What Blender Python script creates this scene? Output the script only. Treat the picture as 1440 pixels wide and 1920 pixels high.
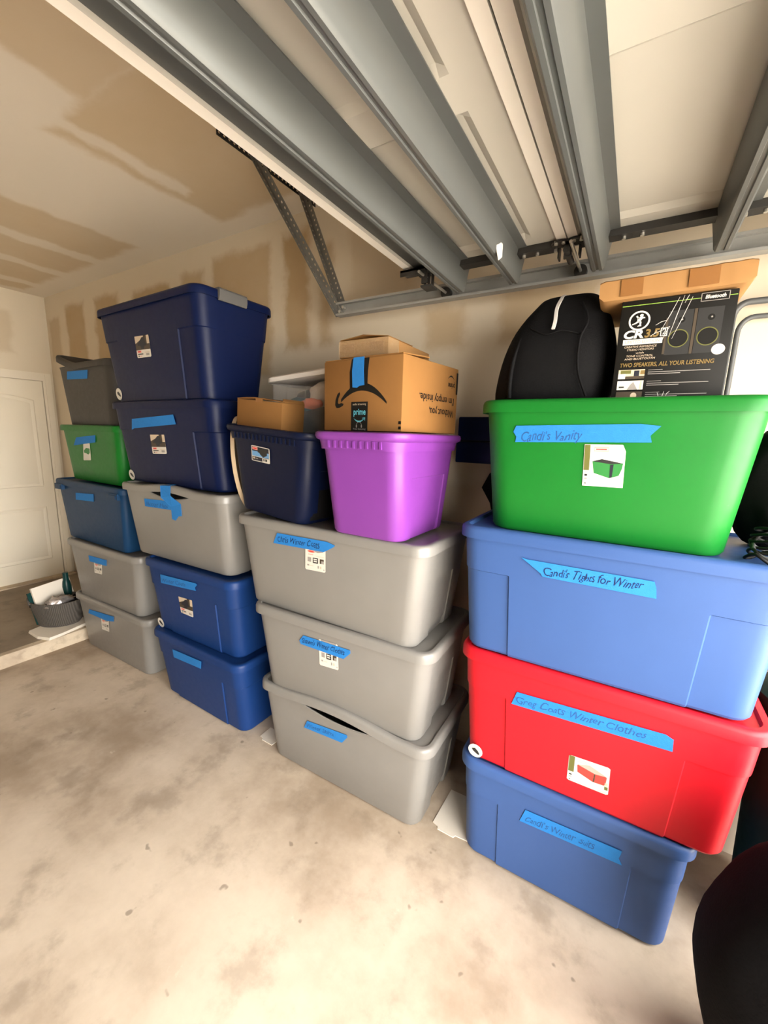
import bpy, bmesh, math, random
from mathutils import Vector, Matrix, noise as mnoise

# ------------------------------------------------------------------ reset
for o in list(bpy.data.objects):
    bpy.data.objects.remove(o, do_unlink=True)
scene = bpy.context.scene
COL = scene.collection
random.seed(7)

# ------------------------------------------------------------------ camera
CAM_H = 1.68
YAW, PIT, ROL = map(math.radians, (-30.86, -10.46, -1.685))
fwd = Vector((math.sin(YAW) * math.cos(PIT), math.cos(YAW) * math.cos(PIT), math.sin(PIT)))
rgt = Vector((math.cos(YAW), -math.sin(YAW), 0))
dwn = fwd.cross(rgt)
r2 = math.cos(ROL) * rgt + math.sin(ROL) * dwn
d2 = -math.sin(ROL) * rgt + math.cos(ROL) * dwn
cam_data = bpy.data.cameras.new('camera')
cam_data.sensor_fit = 'VERTICAL'
cam_data.sensor_height = 36.0
cam_data.sensor_width = 27.0
cam_data.lens = 769.0 / 1920.0 * 36.0
cam_data.clip_start = 0.02
cam = bpy.data.objects.new('camera', cam_data)
COL.objects.link(cam)
M = Matrix.Identity(4)
for i in range(3):
    M[i][0] = r2[i]; M[i][1] = -d2[i]; M[i][2] = -fwd[i]
M[0][3], M[1][3], M[2][3] = 0, 0, CAM_H
cam.matrix_world = M
scene.camera = cam

# ------------------------------------------------------------------ daylight (overcast sky seen through the open garage door)
world = bpy.data.worlds.new('sky')
scene.world = world
world.use_nodes = True
bg = world.node_tree.nodes['Background']
bg.inputs[0].default_value = (1.0, 0.965, 0.91, 1)
bg.inputs[1].default_value = 9.0
X_OPEN = 1.04            # plane of the garage opening
OPEN_Y0, OPEN_Y1, OPEN_Z = -1.20, 1.64, 2.14
portal = bpy.data.lights.new('opening_portal', 'AREA')
portal.shape = 'RECTANGLE'; portal.size = OPEN_Z; portal.size_y = OPEN_Y1 - OPEN_Y0
portal.cycles.is_portal = True
po = bpy.data.objects.new('opening_portal', portal)
po.location = (X_OPEN + .06, (OPEN_Y0 + OPEN_Y1) / 2, OPEN_Z / 2)
po.rotation_euler = (0, math.radians(90), 0)
COL.objects.link(po)

bounce_sun = bpy.data.lights.new('bounce_sun', 'SUN')
bounce_sun.energy = 22.0; bounce_sun.angle = math.radians(2); bounce_sun.color = (1, .95, .87)
so = bpy.data.objects.new('bounce_sun', bounce_sun); so.location = (-4, 0, 8)
so.rotation_euler = (0, math.radians(-34), 0)       # added, unseen: behind the house, its driveway bounce brightens the garage ceiling
COL.objects.link(so)

scene.view_settings.view_transform = 'Standard'
scene.view_settings.look = 'None'
scene.view_settings.gamma = 1.0
scene.view_settings.use_curve_mapping = False
scene.view_settings.exposure = 1.30

# ------------------------------------------------------------------ material helpers
def new_mat(name):
    m = bpy.data.materials.new(name); m.use_nodes = True
    nt = m.node_tree
    return m, nt, nt.nodes['Principled BSDF']
def N(nt, typ, **kw):
    n = nt.nodes.new(typ)
    for k, v in kw.items(): setattr(n, k, v)
    return n
def coords(nt):
    return N(nt, 'ShaderNodeTexCoord').outputs['Object']
def noise(nt, scale, detail=4, rough=.55, vec=None):
    n = N(nt, 'ShaderNodeTexNoise')
    n.inputs['Scale'].default_value = scale; n.inputs['Detail'].default_value = detail
    n.inputs['Roughness'].default_value = rough
    nt.links.new(vec if vec is not None else coords(nt), n.inputs['Vector'])
    return n.outputs['Fac']
def math_n(nt, op, a, b=None, c=None, clamp=False):
    n = N(nt, 'ShaderNodeMath', operation=op); n.use_clamp = clamp
    for i, v in enumerate((a, b, c)):
        if v is None: continue
        if isinstance(v, (int, float)): n.inputs[i].default_value = v
        else: nt.links.new(v, n.inputs[i])
    return n.outputs[0]
def mix(nt, fac, a, b):
    n = N(nt, 'ShaderNodeMix', data_type='RGBA')
    for sock, v in ((n.inputs[0], fac), (n.inputs[6], a), (n.inputs[7], b)):
        if isinstance(v, (int, float)): sock.default_value = v
        elif isinstance(v, (tuple, list)): sock.default_value = (*v[:3], 1)
        else: nt.links.new(v, sock)
    return n.outputs[2]
def ramp(nt, fac, lo, hi):
    n = N(nt, 'ShaderNodeMapRange'); n.interpolation_type = 'SMOOTHSTEP'
    nt.links.new(fac, n.inputs['Value'])
    n.inputs['From Min'].default_value = lo; n.inputs['From Max'].default_value = hi
    return n.outputs['Result']
def bump(nt, bsdf, h, strength=.2, dist=.01):
    b = N(nt, 'ShaderNodeBump'); b.inputs['Strength'].default_value = strength
    b.inputs['Distance'].default_value = dist
    nt.links.new(h, b.inputs['Height']); nt.links.new(b.outputs[0], bsdf.inputs['Normal'])
def plain(name, col, rough=.6, metal=0.0, var=.10, scale=14, spec=.5, bumps=0):
    m, nt, b = new_mat(name)
    f = noise(nt, scale)
    dark = tuple(c * (1 - var) for c in col); light = tuple(min(1, c * (1 + var)) for c in col)
    nt.links.new(mix(nt, f, dark, light), b.inputs['Base Color'])
    b.inputs['Roughness'].default_value = rough; b.inputs['Metallic'].default_value = metal
    b.inputs['Specular IOR Level'].default_value = spec
    if bumps: bump(nt, b, noise(nt, scale * 6), bumps, .003)
    return m
def plastic(name, col, rough=.38, scuff=(.8, .8, .8), amount=.25, spec=.45):
    """moulded polypropylene: faint grain, a few pale scuffs"""
    m, nt, b = new_mat(name)
    big = noise(nt, 6, 3)
    base = mix(nt, big, tuple(c * .93 for c in col), tuple(min(1, c * 1.07) for c in col))
    co = coords(nt)
    mp = N(nt, 'ShaderNodeMapping'); mp.inputs['Scale'].default_value = (9, 9, 26)
    mp.inputs['Rotation'].default_value = (.2, .4, .3)
    nt.links.new(co, mp.inputs['Vector'])
    sc = ramp(nt, noise(nt, 2.2, 8, .62, mp.outputs[0]), .72, .80)
    fac = math_n(nt, 'MULTIPLY', sc, amount)
    nt.links.new(mix(nt, fac, base, tuple(c * .55 + s * .45 for c, s in zip(col, scuff))), b.inputs['Base Color'])
    b.inputs['Specular IOR Level'].default_value = spec
    r = math_n(nt, 'MULTIPLY_ADD', noise(nt, 40, 3), .16, rough - .08)
    nt.links.new(r, b.inputs['Roughness'])
    bump(nt, b, noise(nt, 420, 2), .10, .001)
    return m
def drywall(name, axes, rects, base=(.70, .61, .475), tan=(.46, .335, .19), soft=.035, streak=()):
    """taped plasterboard: bare tan paper (rects) between smeared joint compound"""
    m, nt, b = new_mat(name)
    sep = N(nt, 'ShaderNodeSeparateXYZ')
    co = coords(nt)
    nt.links.new(co, sep.inputs[0])
    wob = math_n(nt, 'MULTIPLY_ADD', noise(nt, 5, 5, .6), .16, -.08)
    A = math_n(nt, 'ADD', sep.outputs[axes[0]], wob)
    B = math_n(nt, 'ADD', sep.outputs[axes[1]], math_n(nt, 'MULTIPLY', wob, .8))
    def box(r, s):
        x0, x1, y0, y1 = r
        a = math_n(nt, 'MINIMUM', math_n(nt, 'SUBTRACT', A, x0), math_n(nt, 'SUBTRACT', x1, A))
        c = math_n(nt, 'MINIMUM', math_n(nt, 'SUBTRACT', B, y0), math_n(nt, 'SUBTRACT', y1, B))
        return ramp(nt, math_n(nt, 'MINIMUM', a, c), -s, s)
    tot = None
    for r in rects:
        v = math_n(nt, 'MULTIPLY', box(r[:4], soft), r[4] if len(r) > 4 else 1.0)
        tot = v if tot is None else math_n(nt, 'MAXIMUM', tot, v)
    for r in streak:
        v = math_n(nt, 'SUBTRACT', 1.0, math_n(nt, 'MULTIPLY', box(r[:4], .025), r[4] if len(r) > 4 else .9))
        tot = math_n(nt, 'MULTIPLY', tot, v)
    fine = math_n(nt, 'MULTIPLY_ADD', noise(nt, 3, 6, .6), .5, .72)
    fac = math_n(nt, 'MULTIPLY', tot, fine, clamp=True)
    bs = mix(nt, noise(nt, 1.3, 5), tuple(c * .92 for c in base), base)
    nt.links.new(mix(nt, fac, bs, tan), b.inputs['Base Color'])
    b.inputs['Roughness'].default_value = .9
    b.inputs['Specular IOR Level'].default_value = .2
    bump(nt, b, noise(nt, 60, 5), .06, .004)
    return m
def concrete(name, base, dark, scale=1.0, spots=1.0, joint=True):
    m, nt, b = new_mat(name)
    n1 = noise(nt, 1.1 * scale, 8, .62); n2 = noise(nt, 5 * scale, 8, .6); n3 = noise(nt, 30 * scale, 4)
    c1 = mix(nt, ramp(nt, n1, .30, .62), dark, base)
    c2 = mix(nt, math_n(nt, 'MULTIPLY', ramp(nt, n2, .50, .68), .40), c1, tuple(c * .62 for c in dark))
    sp = math_n(nt, 'MULTIPLY', ramp(nt, noise(nt, 13 * scale, 2), .70, .745), .55 * spots)
    c3 = mix(nt, sp, c2, tuple(c * .35 for c in dark))
    wl = math_n(nt, 'MULTIPLY', ramp(nt, noise(nt, 8 * scale, 6, .7), .66, .74), .35)
    c4 = mix(nt, wl, c3, tuple(min(1, c * 1.25) for c in base))
    c5 = mix(nt, math_n(nt, 'MULTIPLY', n3, .18), c4, tuple(c * .7 for c in dark))
    nt.links.new(c5, b.inputs['Base Color'])
    nt.links.new(math_n(nt, 'MULTIPLY_ADD', n2, .25, .55), b.inputs['Roughness'])
    b.inputs['Specular IOR Level'].default_value = .3
    bump(nt, b, n3, .12, .004)
    return m

BLUE = (.036, .084, .240)
MAT = {
 'gray':   plastic('pewter_plastic', (.205, .196, .182), .32, amount=.10),
 'dgray':  plastic('dark_grey_plastic', (.040, .036, .031), .5, amount=.1, spec=.25),
 'blue':   plastic('blue_plastic', BLUE, .46, (.6, .75, 1), spec=.30),
 'blue2':  plastic('royal_blue_plastic', (.0065, .032, .135), .44, (.6, .75, 1), spec=.25),
 'teal':   plastic('steel_blue_plastic', (.006, .036, .095), .48, (.5, .7, .9), spec=.22),
 'navy':   plastic('navy_plastic', (.0018, .0068, .040), .46, (.5, .6, .9), .2, spec=.20),
 'navy2':  plastic('dark_navy_plastic', (.0020, .0048, .022), .44, (.5, .6, .9), .3, spec=.20),
 'red':    plastic('red_plastic', (.52, .006, .015), .46, (1, .5, .55), .15, spec=.3),
 'green':  plastic('green_plastic', (.004, .135, .014), .44, (.6, 1, .6), .18, spec=.3),
 'purple': plastic('purple_plastic', (.185, .040, .27), .38, (1, .8, 1), .6, spec=.35),
 'white_p': plastic('white_plastic', (.80, .76, .72), .4, amount=0),
 'tape':   plain('painters_tape', (.018, .175, .50), .75, var=.10, scale=60, spec=.25, bumps=.3),
 'ink':    plain('pen_ink', (.008, .020, .070), .7, spec=.2),
 'ink2':   plain('pale_pen_ink', (.022, .085, .24), .7, spec=.2),
 'card':   plain('white_card', (.62, .59, .53), .5, var=.02),
 'c_red':  plain('print_red', (.62, .04, .03), .5), 'c_pink': plain('print_pink', (.75, .32, .27), .5),
 'c_green': plain('print_green', (.015, .17, .03), .5), 'c_olive': plain('print_olive', (.11, .11, .02), .5),
 'c_dark': plain('print_dark', (.012, .012, .012), .5), 'c_navy': plain('print_navy', (.004, .006, .016), .5),
 'c_grey': plain('print_grey', (.28, .26, .24), .5), 'c_blue': plain('print_blue', (.12, .30, .55), .5),
 'c_brown': plain('print_brown', (.05, .035, .02), .5), 'c_tan': plain('print_tan', (.55, .45, .33), .5),
 'card_b': plain('corrugated_board', (.235, .112, .034), .8, var=.10, scale=9, spec=.15, bumps=.15),
 'card_l': plain('pale_corrugated_board', (.30, .160, .060), .8, var=.08, scale=9, spec=.15, bumps=.15),
 'ktape':  plain('kraft_tape', (.22, .095, .025), .35, spec=.5),
 'black':  plain('black_print', (.006, .0055, .0045), .6, spec=.22),
 'latchm': plastic('grey_latch', (.10, .098, .095), .4, amount=0, spec=.3),
 'cloth':  plain('black_nylon', (.0035, .0035, .0040), .75, var=.25, scale=40, spec=.14, bumps=.5),
 'cloth2': plain('charcoal_fabric', (.0060, .0056, .0060), .85, var=.3, scale=26, spec=.05, bumps=.4),
 'zip':    plain('white_zip', (.55, .53, .50), .5, bumps=.4),
 'cyan':   plain('print_cyan', (.10, .42, .52), .5), 'gold': plain('print_gold', (.20, .13, .035), .5),
 'limeln': plain('print_lime', (.25, .42, .06), .5),
 'galv':   plain('galvanised_steel', (.098, .104, .101), .42, .30, .14, 5, bumps=.05),
 'galv_d': plain('dull_galvanised_steel', (.20, .195, .18), .42, .55, .18, 7, bumps=.05),
 'galv_t': plain('bright_galvanised_steel', (.30, .30, .285), .36, .35, .2, 9, bumps=.05),
 'iron':   plain('dark_steel', (.035, .034, .032), .5, .5, .2, 20),
 'zinc':   plain('zinc_bolt', (.55, .53, .48), .3, .8),
 'doorw':  plain('door_skin', (.42, .40, .35), .45, .0, .05, 3, bumps=.04),
 'doorr':  plain('door_rail_white', (.74, .70, .63), .42, .0, .04, 3),
 'paint':  plain('white_door_paint', (.84, .78, .65), .45, var=.025, scale=4),
 'trimp':  plain('white_trim_paint', (.84, .78, .66), .45, var=.025, scale=4),
 'paper':  plain('paper', (.72, .66, .57), .8, var=.05, scale=8),
 'foil':   plain('crinkled_foil', (.55, .52, .52), .25, .85, .5, 30, bumps=.6),
 'bottle': plain('teal_bottle', (.002, .035, .033), .35, spec=.3),
 'beige':  plain('beige_rim', (.50, .38, .25), .5), 'brownf': plain('brown_board', (.11, .075, .042), .6),
 'orange': plain('orange_plush', (.70, .13, .035), .9, bumps=.5), 'plush': plain('white_plush', (.70, .62, .55), .95, bumps=.6),
 'tealc':  plain('teal_cloth', (.03, .11, .13), .9, bumps=.5), 'yel': plain('yellow_cloth', (.45, .30, .07), .9, bumps=.4),
 'tube':   plain('grey_powder_tube', (.085, .088, .088), .5),
 'dgreen': plastic('dark_green_plastic', (.002, .018, .010), .6, amount=.05, spec=.15),
}
def clear_plastic():
    m, nt, b = new_mat('clear_plastic')
    b.inputs['Base Color'].default_value = (.90, .90, .88, 1)
    b.inputs['Roughness'].default_value = .22
    b.inputs['Alpha'].default_value = .11
    b.inputs['Specular IOR Level'].default_value = .6
    return m
MAT['clear'] = clear_plastic()
def clear_tape():
    m, nt, b = new_mat('clear_packing_tape')
    b.inputs['Base Color'].default_value = (.62, .42, .22, 1)
    b.inputs['Roughness'].default_value = .12
    b.inputs['Alpha'].default_value = .30
    b.inputs['Specular IOR Level'].default_value = .9
    bump(nt, b, noise(nt, 55, 5, .7), .9, .012)
    return m
MAT['ctape'] = clear_tape()
def woven():
    m, nt, b = new_mat('woven_grey')
    w = N(nt, 'ShaderNodeTexWave'); w.inputs['Scale'].default_value = 28; w.inputs['Distortion'].default_value = 2
    nt.links.new(coords(nt), w.inputs['Vector'])
    nt.links.new(mix(nt, w.outputs['Fac'], (.055, .047, .04), (.10, .088, .075)), b.inputs['Base Color'])
    b.inputs['Roughness'].default_value = .85
    bump(nt, b, w.outputs['Fac'], .5, .006)
    return m
MAT['woven'] = woven()

# ------------------------------------------------------------------ mesh helpers
def link(name, me, mat=None, parent=None):
    o = bpy.data.objects.new(name, me)
    COL.objects.link(o)
    if mat is not None:
        for m in (mat if isinstance(mat, (list, tuple)) else [mat]):
            me.materials.append(MAT[m] if isinstance(m, str) else m)
    if parent is not None: o.parent = parent
    return o
def build(name, verts, faces, mat=None, parent=None, smooth=None, mids=None):
    me = bpy.data.meshes.new(name)
    me.from_pydata([tuple(v) for v in verts], [], faces)
    bm = bmesh.new(); bm.from_mesh(me)
    if mids is not None:
        bm.faces.ensure_lookup_table()
        for f, i in zip(bm.faces, mids): f.material_index = i
    bmesh.ops.recalc_face_normals(bm, faces=bm.faces)
    bm.to_mesh(me); bm.free()
    if smooth is not None:
        for p in me.polygons: p.use_smooth = True
        me.set_sharp_from_angle(angle=math.radians(smooth))
    return link(name, me, mat, parent)
def empty(name, loc, rz=0, ry=0, label=None, cat=None, group=None):
    o = bpy.data.objects.new(name, None); COL.objects.link(o)
    o.empty_display_size = .1
    o.location = loc; o.rotation_euler = (0, ry, rz)
    if label: tag(o, label, cat, group)
    return o
def tag(o, label, cat, group=None):
    o['label'] = label; o['category'] = cat
    if group: o['group'] = group
    return o
def structure(o, label=None):
    o['kind'] = 'structure'
    if label: o['label'] = label
    return o
class MB:
    """collects simple solids into one mesh"""
    def __init__(s): s.v, s.f, s.m = [], [], []
    def add(s, vs, fs, mi=0):
        k = len(s.v); s.v += [tuple(v) for v in vs]; s.f += [tuple(i + k for i in f) for f in fs]; s.m += [mi] * len(fs)
        return s
    def box(s, a, b, mi=0):
        x0, y0, z0 = a; x1, y1, z1 = b
        return s.add([(x0, y0, z0), (x1, y0, z0), (x1, y1, z0), (x0, y1, z0), (x0, y0, z1), (x1, y0, z1), (x1, y1, z1), (x0, y1, z1)],
                     [(0, 3, 2, 1), (4, 5, 6, 7), (0, 1, 5, 4), (1, 2, 6, 5), (2, 3, 7, 6), (3, 0, 4, 7)], mi)
    def prism(s, poly, d, mi=0):
        """poly: 3-D points (planar loop); d: extrusion vector"""
        n = len(poly); p = [Vector(q) for q in poly]; d = Vector(d)
        return s.add(p + [q + d for q in p], [tuple(range(n))[::-1], tuple(range(n, 2 * n))] +
                     [(i, (i + 1) % n, n + (i + 1) % n, n + i) for i in range(n)], mi)
    def cyl(s, a, b, r, n=12, mi=0, r2=None):
        a, b = Vector(a), Vector(b); t = (b - a).normalized()
        u = t.orthogonal().normalized(); w = t.cross(u); r2 = r if r2 is None else r2
        A = [a + r * (math.cos(k * 2 * math.pi / n) * u + math.sin(k * 2 * math.pi / n) * w) for k in range(n)]
        B = [b + r2 * (math.cos(k * 2 * math.pi / n) * u + math.sin(k * 2 * math.pi / n) * w) for k in range(n)]
        return s.add(A + B, [tuple(range(n))[::-1], tuple(range(n, 2 * n))] + [(i, (i + 1) % n, n + (i + 1) % n, n + i) for i in range(n)], mi)
    def make(s, name, mat, parent=None, smooth=None):
        return build(name, s.v, s.f, mat, parent, smooth, s.m)
def loft(rings, cap0=True, cap1=True, close=True):
    n = len(rings[0]); v = [p for r in rings for p in r]; f = []
    for k in range(len(rings) - 1):
        for i in range(n if close else n - 1):
            j = (i + 1) % n
            f.append((k * n + i, k * n + j, (k + 1) * n + j, (k + 1) * n + i))
    if cap0: f.append(tuple(range(n))[::-1])
    if cap1: f.append(tuple(range((len(rings) - 1) * n, len(rings) * n)))
    return v, f
def smooth_path(pts, sub=6):
    """Catmull-Rom through pts"""
    P = [Vector(p) for p in pts]; out = []
    for i in range(len(P) - 1):
        p0, p1, p2, p3 = P[max(i - 1, 0)], P[i], P[i + 1], P[min(i + 2, len(P) - 1)]
        for k in range(sub):
            t = k / sub
            out.append(.5 * ((2 * p1) + (p2 - p0) * t + (2 * p0 - 5 * p1 + 4 * p2 - p3) * t * t + (3 * p1 - p0 - 3 * p2 + p3) * t ** 3))
    out.append(P[-1]); return out
def tube_rings(path, r, n=8):
    rings = []; P = [Vector(p) for p in path]; prev = None
    for i, p in enumerate(P):
        t = (P[min(i + 1, len(P) - 1)] - P[max(i - 1, 0)]).normalized()
        u = (t.orthogonal() if prev is None else prev - t * prev.dot(t)).normalized(); prev = u; w = t.cross(u)
        rings.append([p + r * (math.cos(a * 2 * math.pi / n) * u + math.sin(a * 2 * math.pi / n) * w) for a in range(n)])
    return rings
def tube(name, path, r, mat, parent=None, n=8):
    v, f = loft(tube_rings(path, r, n)); return build(name, v, f, mat, parent, 60)
def text_mesh(name, s, size, mat, parent, mtx, shear=0.0, width=None, bold=0.0, align='LEFT', wobble=0.0):
    """flat lettering; mtx maps the text plane (x right, y up) into the parent's space"""
    cu = bpy.data.curves.new(name, 'FONT'); cu.body = s; cu.size = size; cu.shear = shear
    cu.offset = bold; cu.align_x = align; cu.resolution_u = 3
    tmp = bpy.data.objects.new('tmp', cu); COL.objects.link(tmp)
    dg = bpy.context.evaluated_depsgraph_get()
    me = bpy.data.meshes.new_from_object(tmp.evaluated_get(dg))
    bpy.data.objects.remove(tmp, do_unlink=True); bpy.data.curves.remove(cu)
    xs = [v.co.x for v in me.vertices]
    if xs and width:
        k = width / (max(xs) - min(xs)); x0 = min(xs) if align == 'LEFT' else 0
        for v in me.vertices: v.co.x = (v.co.x - x0) * k
    if wobble:
        for v in me.vertices:
            q = Vector((v.co.x / size * 1.3, v.co.y / size * 1.3, len(s)))
            v.co.x += size * wobble * mnoise.noise(q); v.co.y += size * wobble * 1.3 * mnoise.noise(q + Vector((9, 4, 2)))
    me.transform(mtx); me.name = name
    me.materials.clear()
    return link(name, me, mat, parent)
def plane_mtx(o, right, up):
    r = Vector(right).normalized(); u = Vector(up).normalized(); n = r.cross(u)
    m = Matrix.Identity(4)
    for i in range(3): m[i][0] = r[i]; m[i][1] = u[i]; m[i][2] = n[i]; m[i][3] = o[i]
    return m
# storage bins: key: (x centre, y of front lip, yaw, base z, height, lip length, side taper, front taper, depth, roll)
BINS = {
 'g31': (-1.038, 1.327,  .012, 0.000, .436, .971, .061, .045, .53, 0),
 'g32': (-1.041, 1.305,  .028, 0.425, .437, .963, .061, .045, .53, 0),
 'g33': (-1.108, 1.293, -.003, 0.851, .440, 1.037, .061, .045, .53, 0),
 'b21': (-2.070, 1.314, -.014, 0.000, .451, .841, .037, .063, .53, 0),
 'b22': (-2.097, 1.313,  .007, 0.440, .471, .829, .037, .063, .53, 0),
 'g23': (-2.201, 1.305,  .014, 0.912, .450, .958, .037, .063, .53, 0),
 'n24': (-2.255, 1.309, -.010, 1.363, .473, .974, .030, .070, .53, 0),
 'n25': (-2.271, 1.273, -.029, 1.826, .518, .992, .051, .070, .48, 0),
 'g11': (-3.104, 1.352,  .013, 0.000, .430, .987, .063, .036, .53, 0),
 'g12': (-3.126, 1.342,  .022, 0.419, .441, .950, .063, .036, .53, 0),
 'b13': (-3.208, 1.339, -.005, 0.861, .443, .944, .063, .036, .53, 0),
 'e14': (-3.188, 1.366, -.017, 1.305, .392, .837, .063, .036, .53, 0),
 'g15': (-3.160, 1.357, -.042, 1.686, .412, .800, .063, .036, .53, 0),
 'b41': (-0.067, 1.393,  .013, 0.000, .448, .776, .034, .035, .50, 0),
 'r42': (-0.027, 1.377,  .001, 0.449, .467, .905, .048, .035, .50, 0),
 'b43': (-0.042, 1.360,  .008, 0.917, .464, .930, .048, .035, .50, 0),
 'e44': (-0.082, 1.389, -.006, 1.370, .441, .790, .060, .035, .44, 0),
 'nav': (-1.408, 1.270, -.085, 1.300, .400, .560, .060, .050, .52, .065),
 'pur': (-0.857, 1.205, -.015, 1.292, .398, .389, .030, .075, .546, 0),
}
LIP = .014
DECALS = {
 'e44': {'tape': [(-0.2604, 0.3567), (0.088, 0.3657), (0.1384, 0.3603), (0.116, 0.3334), (0.1211, 0.3147), (-0.2599, 0.3034), (-0.2578, 0.3218), (-0.2684, 0.3363)], 'text': [(-0.2404, 0.3092), (-0.0583, 0.3147)], 'stk': [(-0.0502, 0.3036), (0.0518, 0.3056), (0.0611, 0.2863), (0.0651, 0.1785), (-0.0451, 0.177)]},
 'b43': {'tape': [(-0.2369, 0.38), (-0.2166, 0.3766), (0.1363, 0.3743), (0.1433, 0.3561), (0.1475, 0.3239), (-0.1665, 0.327), (-0.172, 0.3365)], 'text': [(-0.1619, 0.3348), (0.1139, 0.3428)]},
 'r42': {'tape': [(-0.2285, 0.3502), (0.209, 0.373), (0.23, 0.3638), (0.2323, 0.3233), (-0.2445, 0.2964)], 'text': [(-0.2265, 0.3095), (0.1641, 0.3372)], 'stk': [(-0.0404, 0.1791), (0.0834, 0.1854), (0.0873, 0.0806), (-0.0393, 0.0791)], 'rnd': [(-0.366, 0.006), (-0.3386, 0.0134)]},
 'b41': {'tape': [(-0.1213, 0.3312), (0.1895, 0.3425), (0.1881, 0.328), (0.1839, 0.3094), (0.1959, 0.2878), (-0.1381, 0.2721)], 'text': [(-0.1195, 0.2832), (0.1139, 0.2998)]},
 'g33': {'tape': [(-0.2347, 0.3834), (0.0553, 0.3879), (0.0951, 0.3778), (0.0846, 0.3678), (0.0334, 0.3389), (-0.265, 0.3309)], 'text': [(-0.235, 0.3453), (0.0167, 0.3527)], 'stk': [(-0.0686, 0.3575), (0.0431, 0.3572), (0.0371, 0.2455), (-0.0782, 0.2406)]},
 'g32': {'tape': [(-0.1565, 0.3463), (0.1018, 0.3488), (0.1013, 0.3332), (0.0651, 0.2957), (-0.1759, 0.297), (-0.1827, 0.3135)], 'text': [(-0.1653, 0.3103), (0.0743, 0.3169)], 'stk': [(-0.0696, 0.3535), (0.0353, 0.357), (0.035, 0.2282), (-0.0709, 0.2215)]},
 'g31': {'tape': [(-0.1639, 0.3123), (0.0717, 0.3378), (0.0742, 0.326), (0.0426, 0.2828), (-0.1875, 0.2644)], 'text': [(-0.1663, 0.2769), (0.0002, 0.2977)]},
 'b21': {'tape': [(-0.2053, 0.3613), (0.0838, 0.3769), (0.0678, 0.323), (-0.2058, 0.3047)]},
 'b22': {'tape': [(-0.2373, 0.391), (0.1032, 0.4072), (0.1108, 0.3992), (0.0869, 0.3777), (0.0921, 0.3593), (-0.2451, 0.3338)], 'stk': [(-0.09, 0.2811), (0.039, 0.287), (0.0245, 0.1744), (-0.0912, 0.1765)], 'rnd': [(-0.3444, 0.021), (-0.3118, 0.0227)], 'text': [(-0.2256, 0.345), (0.0069, 0.3661)]},
 'g23': {'tape': [(-0.2371, 0.3659), (0.0221, 0.3763), (0.0131, 0.326), (-0.2424, 0.3189)], 'text': [(-0.2208, 0.3246), (-0.0099, 0.3327)], 'hang': [(-0.0318, 0.4137), (0.0788, 0.4243), (0.1121, 0.3709), (0.1036, 0.3016), (0.0734, 0.2963), (0.0393, 0.2671), (0.0082, 0.2724), (0.0184, 0.3452), (-0.0245, 0.3868)]},
 'n24': {'tape': [(-0.2594, 0.3736), (0.1533, 0.3972), (0.1625, 0.3475), (-0.254, 0.321), (-0.2827, 0.3126)], 'stk': [(-0.1037, 0.2876), (0.037, 0.2908), (0.0295, 0.1854), (-0.1133, 0.18)], 'rnd': [(-0.4044, 0.0195), (-0.3726, 0.022)]},
 'n25': {'stk': [(-0.1032, 0.3415), (0.0349, 0.3386), (0.03, 0.2324), (-0.1094, 0.2343)], 'rnd': [(-0.3993, 0.0554), (-0.3649, 0.0544)]},
 'g11': {'tape': [(-0.2883, 0.3267), (0.0667, 0.3587), (0.0558, 0.3183), (-0.0368, 0.2975), (-0.3075, 0.291)], 'stk': [(-0.1244, 0.304), (-0.0146, 0.3141), (-0.0315, 0.2109), (-0.1387, 0.2025)]},
 'g12': {'tape': [(-0.1581, 0.3535), (0.0854, 0.361), (0.073, 0.3157), (-0.0315, 0.3119), (-0.1566, 0.309)], 'stk': [(-0.0954, 0.3162), (0.0127, 0.3221), (-0.0087, 0.236), (-0.1136, 0.2293)]},
 'b13': {'tape': [(-0.1731, 0.3582), (0.0874, 0.3737), (0.075, 0.3201), (-0.1877, 0.3069)]},
 'e14': {'tape': [(-0.1691, 0.3052), (0.113, 0.3264), (0.0992, 0.2788), (-0.228, 0.2476)], 'stk': [(-0.0821, 0.2638), (0.016, 0.2707), (-0.0043, 0.154), (-0.1176, 0.1478)]},
 'g15': {'tape': [(-0.2157, 0.3658), (0.0936, 0.3581), (0.0704, 0.3057), (-0.237, 0.3151)]},
 'nav': {'stk': [(-0.0946, 0.3194), (0.0319, 0.3144), (0.0312, 0.2474), (-0.0959, 0.2504)]},
}

# ================================================================== THE SETTING
XB, YW, ZC = -5.22, 2.0, 2.94        # back wall, bin wall, ceiling
Y_FAR = -4.0
KERB_X, KERB_Z = -3.60, .093
wall_rects = [(-5.16, -4.95, 2.35, 2.72, .6), (-4.80, -4.45, 2.05, 2.80, .9), (-4.25, -3.85, 2.1, 2.80, .9), (-3.62, -3.12, 2.1, 2.76, .95), (-2.98, -2.72, 2.1, 2.78, .8),
              (-2.62, -2.07, 2.05, 2.83, .85), (-1.95, -1.76, 2.20, 2.85, 1.0), (-1.67, -1.59, 2.20, 2.74, .75), (-1.45, -1.05, 2.42, 2.85, .35),
              (-.98, -.78, 2.12, 2.31, .7), (-.60, -.20, 2.12, 2.33, .7), (-1.3, 1.0, .2, 1.45, .3)]
ceil_rects = [(-2.33, -1.55, .98, 1.84, 1.0), (-2.0, -1.55, -.3, 1.0, .9), (-1.5, 1.4, -3, 1.8, .8), (-5.1, -3.18, -.5, 1.80, .9)]
ceil_streak = [(-2.27, -2.18, .90, 1.58, .85), (-3.80, -3.66, -1, 1.9, .9), (-4.36, -4.22, -1, 1.9, .9), (-4.92, -4.78, -1, 1.9, .9)]
MAT['wallr'] = drywall('plasterboard_wall', (0, 2), wall_rects)
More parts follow.
